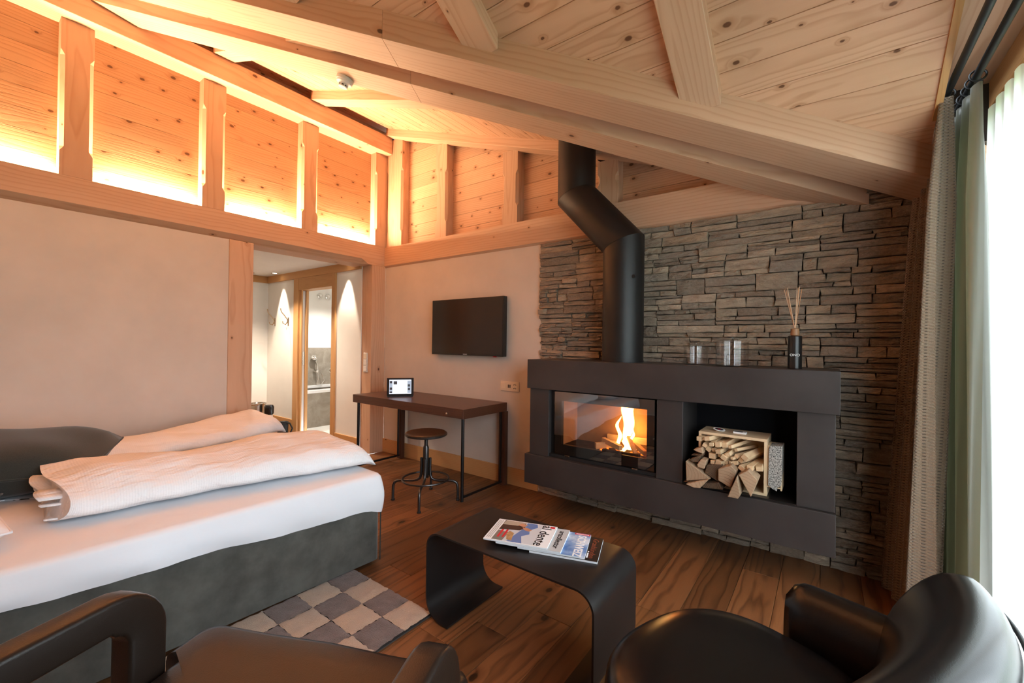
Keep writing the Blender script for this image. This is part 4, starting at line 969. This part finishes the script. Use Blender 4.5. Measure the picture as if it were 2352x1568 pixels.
def pillow(name, lab, cat, c, w, l, h, rot, mat, grp=None, corner=.12, rx=0, seam=False):
    o = empty(name, c, lab, cat, grp); Mx = Matrix.Translation(c) @ Matrix.Rotation(rot, 4, 'Z') @ Matrix.Rotation(rx, 4, 'X')
    N = 22; V = []; G = []
    for s in (1, -1):
        for i in range(N+1):
            for j in range(N+1):
                u, v = i/N*2-1, j/N*2-1
                t_ = max((1-u**4)*(1-v**4), 0)**.45
                k_ = 1-.07*(1-abs(v)**2)*abs(u)**3; k2 = 1-.07*(1-abs(u)**2)*abs(v)**3
                p = Mx @ Vector((u*w/2*k2*1.0, v*l/2*k_, s*h/2*t_+.006*math.sin(u*7+v*4)*t_)); V.append(p); G.append((u, v, s))
    n1 = (N+1)**2; F = []
    for s in range(2):
        for i in range(N):
            for j in range(N):
                q = [s*n1+i*(N+1)+j, s*n1+(i+1)*(N+1)+j, s*n1+(i+1)*(N+1)+j+1, s*n1+i*(N+1)+j+1]; F.append(tuple(q if s == 0 else q[::-1]))
    cvr = B().add(V, F, G).build('cover', mat, o, 'all')
    ed = [(-1, -1+2*k/20) for k in range(20)]+[(-1+2*k/20, 1) for k in range(20)]+[(1, 1-2*k/20) for k in range(20)]+[(1-2*k/20, -1) for k in range(20)]
    pts = []
    for u, v in ed:
        k_ = 1-.07*(1-abs(v)**2)*abs(u)**3; k2 = 1-.07*(1-abs(u)**2)*abs(v)**3; pts.append(Mx @ Vector((u*w/2*k2, v*l/2*k_, 0)))
    B().tube(pts, .005, 6, True).build('seam', mat, cvr, 'all')
    return o
pillow('cushion', 'large dark grey-green cushion lying on the duvets', 'cushion', (.92, -3.09, .690), .96, .50, .26, math.radians(62), 'cushion_grey', None, .1, math.radians(9))
pillow('cushion', 'dark cushion partly under the large one at the left edge', 'cushion', (1.30, -3.34, .600), .50, .36, .11, math.radians(60), 'cushion_grey')
pillow('pillow', 'white pillow of which one corner shows at the left edge', 'pillow', (1.70, -3.36, .598), .40, .60, .11, math.radians(4), 'sheet_cotton')

# ------------------------------------------------------------------ RUG
rg = empty('rug', (2.40, -2.55, 0), 'shaggy checkered rug of beige and brown squares beside the bed', 'rug')
B().box((2.118, -3.42, .001), (2.772, -1.782, .006), 0).build('backing', 'rug_backing', rg)
ts = .1625
def tuft(x0, y0, mat):
    N = 9; V = []; rr = random.Random(int(x0*1000)+int(y0*7000))
    for i in range(N+1):
        for j in range(N+1):
            e = min(i, j, N-i, N-j); V.append((x0+ts*i/N+rr.uniform(-.003, .003), y0+ts*j/N+rr.uniform(-.003, .003), (.0145 if e == 0 else .020)+rr.uniform(-.002, .004)))
    F = [(i*(N+1)+j, (i+1)*(N+1)+j, (i+1)*(N+1)+j+1, i*(N+1)+j+1) for i in range(N) for j in range(N)]
    B().add(V, F).build('tile', mat, rg, 'all', fix=False)
for i in range(4):
    for j in range(10): tuft(2.770-(i+1)*ts, -1.785-(j+1)*ts, 'rug_light' if (i+j) % 2 == 0 else 'rug_dark')

# ------------------------------------------------------------------ COFFEE TABLE
ct = empty('coffee_table', (3.2, -1.6, 0), 'low black bent-steel coffee table with curled-in feet', 'table')
def arc(cx, cz, r, a0, a1, n=10): return [(cx+r*math.cos(math.radians(a0+(a1-a0)*k/n)), cz+r*math.sin(math.radians(a0+(a1-a0)*k/n))) for k in range(n+1)]
xl, xr_, zt = 2.757, 3.633, .42
path = [(xl+.145, .004)]+arc(xl+.10, .104, .10, 270, 180)+arc(xl+.078, zt-.078, .078, 180, 90)+arc(xr_-.078, zt-.078, .078, 90, 0)+arc(xr_-.10, .104, .10, 0, -90)+[(xr_-.145, .004)]
b = B(); y0, y1 = -1.812, -1.395; rings = []
for i, (px, pz) in enumerate(path):
    a = path[max(i-1, 0)]; c_ = path[min(i+1, len(path)-1)]; tx_, tz_ = c_[0]-a[0], c_[1]-a[1]; L = math.hypot(tx_, tz_); nx, nz_ = tz_/L, -tx_/L; th = .008
    rings.append([Vector((px, y0, pz)), Vector((px, y1, pz)), Vector((px+nx*th, y1, pz+nz_*th)), Vector((px+nx*th, y0, pz+nz_*th))])
b.loft(rings, True, True).build('bent_sheet', 'table_steel', ct, 30)

# magazines
mo = Vector((2.997, -1.549, .4205)); ma = Vector((.947, .32, 0)).normalized(); mbv = Vector((ma.y, -ma.x, 0)); 
def mag(i, s_, th, z, lab, cover, skew):
    R_ = Matrix.Rotation(math.radians(skew), 3, 'Z'); a_ = R_ @ ma; b_ = R_ @ mbv
    o0 = mo+ma*s_+Vector((0, 0, z-.4205)); m_ = empty('magazine', tuple(o0+a_*.14+b_*.11), lab, 'magazine', 'magazines on the coffee table')
    M4 = frame(o0, b_, a_)     # local x: across (reading direction), y: up the page
    W_, H_ = .222, .290
    B().box((0, 0, .0), (W_, H_, th-.0006), 0, M4).build('pages', 'paper_edge', m_)
    cv_ = B().box((-.0005, -.0005, th-.0006), (W_+.0005, H_+.0005, th), 0, M4).build('cover', cover, m_)
    return cv_, M4, W_, H_, th
def patch(m_, M4, th, poly, mat, name, lift=.0003):
    b = B(); b.prism(poly, lambda u, v, d: M4 @ Vector((u, v, d)), th, th+lift); b.build(name, mat, m_)
z = .4202
m_, M4, W_, H_, th = mag(0, .215, .009, z, 'dark magazine with faint red lettering at the bottom of the stack', 'cover_dark', -.6); z += .009
text('title_print', 'Graubünden', .036, M4 @ Matrix.Translation((W_*.50, H_-.030, th+.0004)), 'ink_orange', m_, 0)
patch(m_, M4, th, [(.158, H_-.050), (.200, H_-.050), (.200, H_-.044), (.158, H_-.044)], 'ink_white', 'white_bar')
patch(m_, M4, th, [(.142, H_-.051), (.153, H_-.047), (.142, H_-.043)], 'ink_white', 'white_mark')
m_, M4, W_, H_, th = mag(1, .158, .007, z, 'blue magazine titled SCHWEIZ third in the stack', 'cover_sky', .4); z += .007
text('title_print', 'SCHWEIZ', .050, M4 @ Matrix.Translation((W_*.56, H_-.036, th+.0004)), 'ink_white', m_, .0012, .92)
patch(m_, M4, th, [(.002, H_-.072), (.018, H_-.072), (.018, H_-.002), (.002, H_-.002)], 'ink_red', 'red_tab')
patch(m_, M4, th, [(.008, H_-.066), (.013, H_-.066), (.013, H_-.008), (.008, H_-.008)], 'ink_white', 'tab_line', .0006)
m_, M4, W_, H_, th = mag(2, .060, .008, z, 'grey magazine titled artcollector second from the top', 'cover_grey', -.3); z += .008
text('title_print', 'artcollector', .036, M4 @ Matrix.Translation((W_*.5, H_-.030, th+.0004)), 'ink_black', m_, .0006)
m_, M4, W_, H_, th = mag(3, 0, .006, z, 'white magazine titled al dente with a photo cover on top of the stack', 'paper', .0)
text('title_print', 'al dente', .066, M4 @ Matrix.Translation((W_*.50, H_-.045, th+.0009)), 'ink_black', m_, .0004, .98)
patch(m_, M4, th, [(.006, .035), (.216, .035), (.216, .225), (.006, .225)], 'photo_snow', 'cover_photo')
patch(m_, M4, th, [(.006, .035), (.110, .035), (.095, .13), (.07, .15), (.006, .14)], 'photo_brown', 'photo_jacket', .0005)
patch(m_, M4, th, [(.120, .035), (.216, .035), (.216, .085), (.13, .09)], 'photo_grey', 'photo_ground', .0005)
patch(m_, M4, th, [(.006, .04), (.055, .035), (.05, .11), (.02, .14), (.006, .14)], 'photo_beige', 'photo_sleeve', .0007)
patch(m_, M4, th, [(.006, .145), (.06, .15), (.10, .135), (.216, .105), (.216, .175), (.15, .155), (.12, .185), (.08, .175), (.04, .205), (.006, .195)], 'photo_blue', 'photo_sky', .0006)
patch(m_, M4, th, [(.062, .135), (.085, .15), (.095, .175), (.075, .185), (.060, .16)], 'photo_skin', 'photo_face', .0008)
patch(m_, M4, th, [(.02, .12), (.045, .11), (.055, .14), (.03, .155)], 'photo_skin', 'photo_face', .0008)
patch(m_, M4, th, [(.115, .09), (.15, .085), (.20, .10), (.205, .125), (.17, .12), (.13, .115)], 'photo_fur', 'photo_dog', .0008)
for k, (u0_, u1_) in enumerate(((.105, .185), (.108, .188))): patch(m_, M4, th, [(u0_, .082-.022*k), (u1_, .082-.022*k), (u1_, .072-.022*k), (u0_, .072-.022*k)], 'ink_red', 'red_line', .0009)
for k in range(3): patch(m_, M4, th, [(.012+.0*k, .008+.008*k), (.205, .008+.008*k), (.205, .010+.008*k), (.012, .010+.008*k)], 'photo_grey', 'caption_line', .0004)
patch(m_, M4, th, [(.008, H_-.03), (.026, H_-.03), (.026, H_-.008), (.008, H_-.008)], 'ink_red', 'red_tab', .0005)

# ------------------------------------------------------------------ ARMCHAIR (left)
AC = Vector((3.213, -2.705, 0)); af = Vector((-.414, .910, 0)).normalized(); ar = Vector((af.y, -af.x, 0))
acr = empty('armchair', tuple(AC-af*.3), 'brown leather armchair with curved looped armrests in the left foreground', 'armchair')
def AL(f, r, z): return AC+af*f+ar*r+Vector((0, 0, z))
def armpath():
    zt_ = .678
    P = [(-.62, zt_-.006), (-.45, zt_), (-.30, zt_+.002), (-.10, zt_)]
    P += [(-.10+.135*math.sin(math.radians(t_)), zt_-.135+.135*math.cos(math.radians(t_))) for t_ in (12, 25, 38, 51, 64, 77, 88)]
    P += [(.034, .42), (.030, .30), (.018, .15), (.006, .0)]
    return P
for sgn in (-1, 1):
    P = armpath(); rings = []
    for i, (f, z) in enumerate(P):
        a = P[max(i-1, 0)]; c_ = P[min(i+1, len(P)-1)]; tf, tz = c_[0]-a[0], c_[1]-a[1]; L = math.hypot(tf, tz); tf, tz = tf/L, tz/L
        nf, nz_ = tz, -tf      # points inwards of the bend
        hh = .085 if i < 4 else .095
        if i > 11: hh = .085-.02*(i-11)/3
        off = sgn*.421
        # profile offset: outer surface on path, body inwards
        ring = []
        for w_, h_ in rrect(.072, hh, .012, 3):
            dn = h_+hh/2
            ring.append(AL(f+nf*(-1)*0+(-abs(0))+(-dn*(-nf))*1.0 if False else f+nf*dn, off+w_, z+nz_*dn+.0))
        rings.append(ring)
    B().loft(rings, True, True).build('armrest', 'brown_leather', acr, 50)
    # rear leg
    B().loft([[AL(-.60+u, sgn*.421+v, z) for u, v in rrect(.06, .05, .01, 2)] for z in (0.0, .2, .57)], True, True).build('leg', 'brown_leather', acr, 50)
def cushionbox(name, f0, f1, r0, r1, z0, z1, mat, parent, fn, rad=.03, taper=0, crown=.0):
    n = 20; lpz = []
    rings = []
    for k, (dz, ins) in enumerate(((0, .02), (.012, .004), (.03, 0), (z1-z0-.03, 0), (z1-z0-.012, .006), (z1-z0-.003, .020), (z1-z0+crown*.5, .06), (z1-z0+crown, .16))):
        ring = []
        w_, h_ = (r1-r0)-2*ins, (f1-f0)-2*ins
        P = rrect(w_, h_, min(rad, w_/2.1, h_/2.1), 5)
        for a, c_ in P:
            fr = (c_/h_+.5); tp_ = 1-taper*(1-fr)
            ring.append(fn((f0+f1)/2+c_, (r0+r1)/2+a*tp_, z0+dz))
        rings.append(ring)
    return B().loft(rings, True, True).build(name, mat, parent, 45)
def seatring(ins, z):
    W1, W2, f0, f1, fm = .432-ins, .378-ins, -.60+ins, .215-ins, .055
    P = [(f0, -W2), (fm, -W2), (fm+.012, -W1), (f1-.05, -W1)]
    P += [(f1-.05+.05*math.sin(t_*PI/10), -W1+.05-.05*math.cos(t_*PI/10)) for t_ in range(1, 6)]
    P += [(f1, -.2), (f1+.008, 0), (f1, .2)]
    P += [(f1-.05+.05*math.cos(t_*PI/10), W1-.05+.05*math.sin(t_*PI/10)) for t_ in range(0, 6)]
    P += [(fm+.012, W1), (fm, W2), (f0, W2), (f0, 0)]
    return [AL(f, r, z) for f, r in P]
B().loft([seatring(i_, z_) for i_, z_ in ((.02, .30), (.004, .312), (0, .33), (0, .405), (.005, .420), (.018, .432), (.035, .438))]+[[AL(-.19, 0, .438+.008*(1-k_))+(q_-AL(-.19, 0, q_.z))*k_ for q_ in seatring(.035, .438)] for k_ in (.8, .5, .2, .03)], True, True).build('seat', 'brown_leather', acr, 50)
# back: upright cushion, leaning
def BKL(f, r, z): return AL(-.62-(z-.40)*.25-0, r, z)
rings = []
for z, th in ((.34, .08), (.36, .11), (.50, .12), (.70, .10), (.78, .08), (.80, .04)):
    rings.append([AL(-.60-(z-.34)*.22+v, u, z) for u, v in rrect(.74, th, .03, 4)])
B().loft(rings, True, True).build('backrest', 'brown_leather', acr, 45)

# ------------------------------------------------------------------ TUB CHAIR (right)
TC = Vector((4.095, -1.99, 0)); tf_ = Vector((-.935, .354, 0)).normalized(); trr = Vector((tf_.y, -tf_.x, 0))   # right-hand side of a sitter
tub = empty('tub_chair', tuple(TC), 'black leather tub chair with round seat in the right foreground', 'armchair')
def TL(f, r, z): return TC+tf_*f+trr*r+Vector((0, 0, z))
def sup(a, rf, rr_, e=2.5):
    c_, s_ = math.cos(a), math.sin(a); return rf*math.copysign(abs(c_)**(2/e), c_), rr_*math.copysign(abs(s_)**(2/e), s_)
rings = []; n = 56
for z, k in ((.27, .90), (.28, .96), (.32, 1.0), (.41, 1.0), (.442, .985), (.463, .945), (.477, .87), (.485, .72), (.490, .45), (.491, .15)):
    rings.append([TL(-.02+q[0]*k, q[1]*k, z) for q in [sup(2*PI*j/n, .295, .315) for j in range(n)]])
B().loft(rings, True, True).build('seat', 'black_leather', tub, 60)
pf = rrect(1.0, 1.0, .44, 8)
rings = []
for k in range(37):
    t_ = -1+2*k/36; r = .395*math.sin(t_*PI/2*.98)/math.sin(PI/2*.98); f = -.37+.085*(r/.395)**2
    e = 1-abs(t_); sc_ = math.sqrt(max(1-(1-min(e/.16, 1))**2, .05))
    od = Vector((f*1.0-.35, r*1.1)).normalized(); ov = tf_*od.x+trr*od.y
    zt_ = .80-.03*(r/.375)**2; th = .185*(.35+.65*sc_); ring = []
    zb_ = .36; zt2 = zb_+(zt_-zb_)*(.72+.28*sc_)
    for u, v in pf:
        g = v+.5; z = zb_+(zt2-zb_)*g
        bulge = .030*math.sin(g*PI)*(1 if u < 0 else -.2)
        p = TL(f, r, 0)+ov*(u*th-bulge*.6+.085*(g-.35)); ring.append(Vector((p.x, p.y, z)))
    rings.append(ring)
B().loft(rings, True, True).build('backrest', 'black_leather', tub, 60)
pa = rrect(1.0, 1.0, .46, 7)
for sg in (1, -1):
    rings = []
    for k in range(17):
        q = k/16; f = -.34+.345*q; r = sg*(.365-.03*(1-q)**2)
        sc_ = 1 if q < .9 else math.sqrt(max(1-((q-.9)/.1)**2*.6, .05))
        z0, z1 = .30, .605+.02*(1-q); ring = []
        zc = (z0+z1)/2
        for u, v in pa: p = TL(f+(.012*(abs(v) < .4) if k == 16 else 0), r+sg*u*.125*sc_, 0); ring.append(Vector((p.x, p.y, zc+(z1-z0)*v*(sc_*.25+.75))))
        rings.append(ring)
    B().loft(rings, True, True).build('armrest', 'black_leather', tub, 60)
rings = []
for z, k in ((.10, .86), (.12, .92), (.29, .97)): rings.append([TL(-.10+q[0]*k, q[1]*k, z) for q in [sup(2*PI*j/n, .33, .36) for j in range(n)]])
B().loft(rings, True, True).build('base', 'black_leather', tub, 60)
for ff, rr2 in ((.12, .2), (.12, -.2), (-.3, .2), (-.3, -.2)): B().lathe([(.02, 0), (.026, .11)], TL(ff, rr2, 0), 14).build('leg', 'dark_metal', tub, 30)
pts = []
for k in range(31):
    t_ = -.97+1.94*k/30; r = .395*math.sin(t_*PI/2*.98)/math.sin(PI/2*.98); f = -.37+.085*(r/.395)**2
    od = Vector((f-.35, r*1.1)).normalized(); ov = tf_*od.x+trr*od.y; p = TL(f, r, 0)+ov*.125; pts.append(Vector((p.x, p.y, .735-.03*(r/.375)**2)))
B().tube(pts, .005, 8).build('piping', 'matt_black', tub, 'all')

# ------------------------------------------------------------------ CURTAINS, RODS
def rod(x, lab, ringys):
    r = empty('curtain_rod', (x, -1.7, 2.49), lab, 'curtain rod', 'black curtain rods')
    br_ = B().tube([(x, -.03, 2.49), (x, -4.2, 2.49)], .0145, 14).build('bar', 'matt_black', r, True)
    for q in (-.02, -2.2, -4.0): box('bracket', (x-.008, q-.02, 2.49), (x+.008, q, 2.70), 'matt_black', r, 2)
    for y in ringys: B().tube([(x+.026*math.cos(a), y+.006*math.sin(a), 2.483+.026*math.sin(a)) for a in np.linspace(0, 2*PI, 21)[:-1]], .0042, 6, True).build('ring', 'matt_black', br_, True)
    return r
rod(4.727, 'black curtain rod nearest the room', (-.18, -.25, -.33, -.41, -.485)); rod(4.800, 'black curtain rod nearest the window', (-.30, -.38, -.46, -.53, -.60))
def curtain(name, lab, x, y0, y1, ztop, zbot, amp, folds, mat, flare, seed, panel, nz=26, lean=0, edge=0, grp=None, power=1.0):
    c = empty(name, (x, (y0+y1)/2, zbot), lab, 'curtain', grp); rr = random.Random(seed); ph = rr.uniform(0, 6); NU = folds*14
    V = []; G = []; L = 0; prev = None
    for i in range(NU+1):
        f = i/NU; a = 2*PI*folds*f+ph*0
        for k in range(nz+1):
            g = k/nz; z = ztop+(zbot-ztop)*g
            am = amp*(.75+.25*math.sin(f*5+seed))*(.55+.45*min(g*5, 1))*(1+flare*g)
            s_ = math.sin(a+.5*math.sin(g*2.2+f*3+seed)); s_ = math.copysign(abs(s_)**power, s_)
            xx = x+am*s_+lean*g*(1-f*.5)
            yy = y0+(y1-y0)*f*(1+edge*g)+.012*math.sin(a*2+g*3)
            V.append((xx, yy, z))
        if prev is not None: L += math.dist(V[-(nz+1)][:2], prev)
        prev = V[-(nz+1)][:2]
        for k in range(nz+1): G.append((L*1.7, ztop+(zbot-ztop)*k/nz, 0))
    F = [(i*(nz+1)+k, (i+1)*(nz+1)+k, (i+1)*(nz+1)+k+1, i*(nz+1)+k+1) for i in range(NU) for k in range(nz)]
    o = B().add(V, F, G).build(panel, mat, c, 'all', fix=False)
    return c
curtain('beige_curtain', 'woven beige-brown curtain gathered against the stone wall', 4.717, -.05, -.575, 2.455, .015, .060, 5, 'weave', .45, 2, 'fabric_panel', lean=-.115, edge=.06)
curtain('satin_curtain', 'grey-green satin curtain hanging between the woven curtain and the sheer', 4.806, -.05, -.60, 2.455, .015, .050, 5, 'satin', .2, 5, 'fabric_panel', edge=.22)
curtain('sheer_curtain', 'white sheer curtain glowing in front of the window', 4.895, -.28, -1.95, 2.43, .02, .022, 15, 'sheer', .2, 8, 'fabric_panel', nz=16)
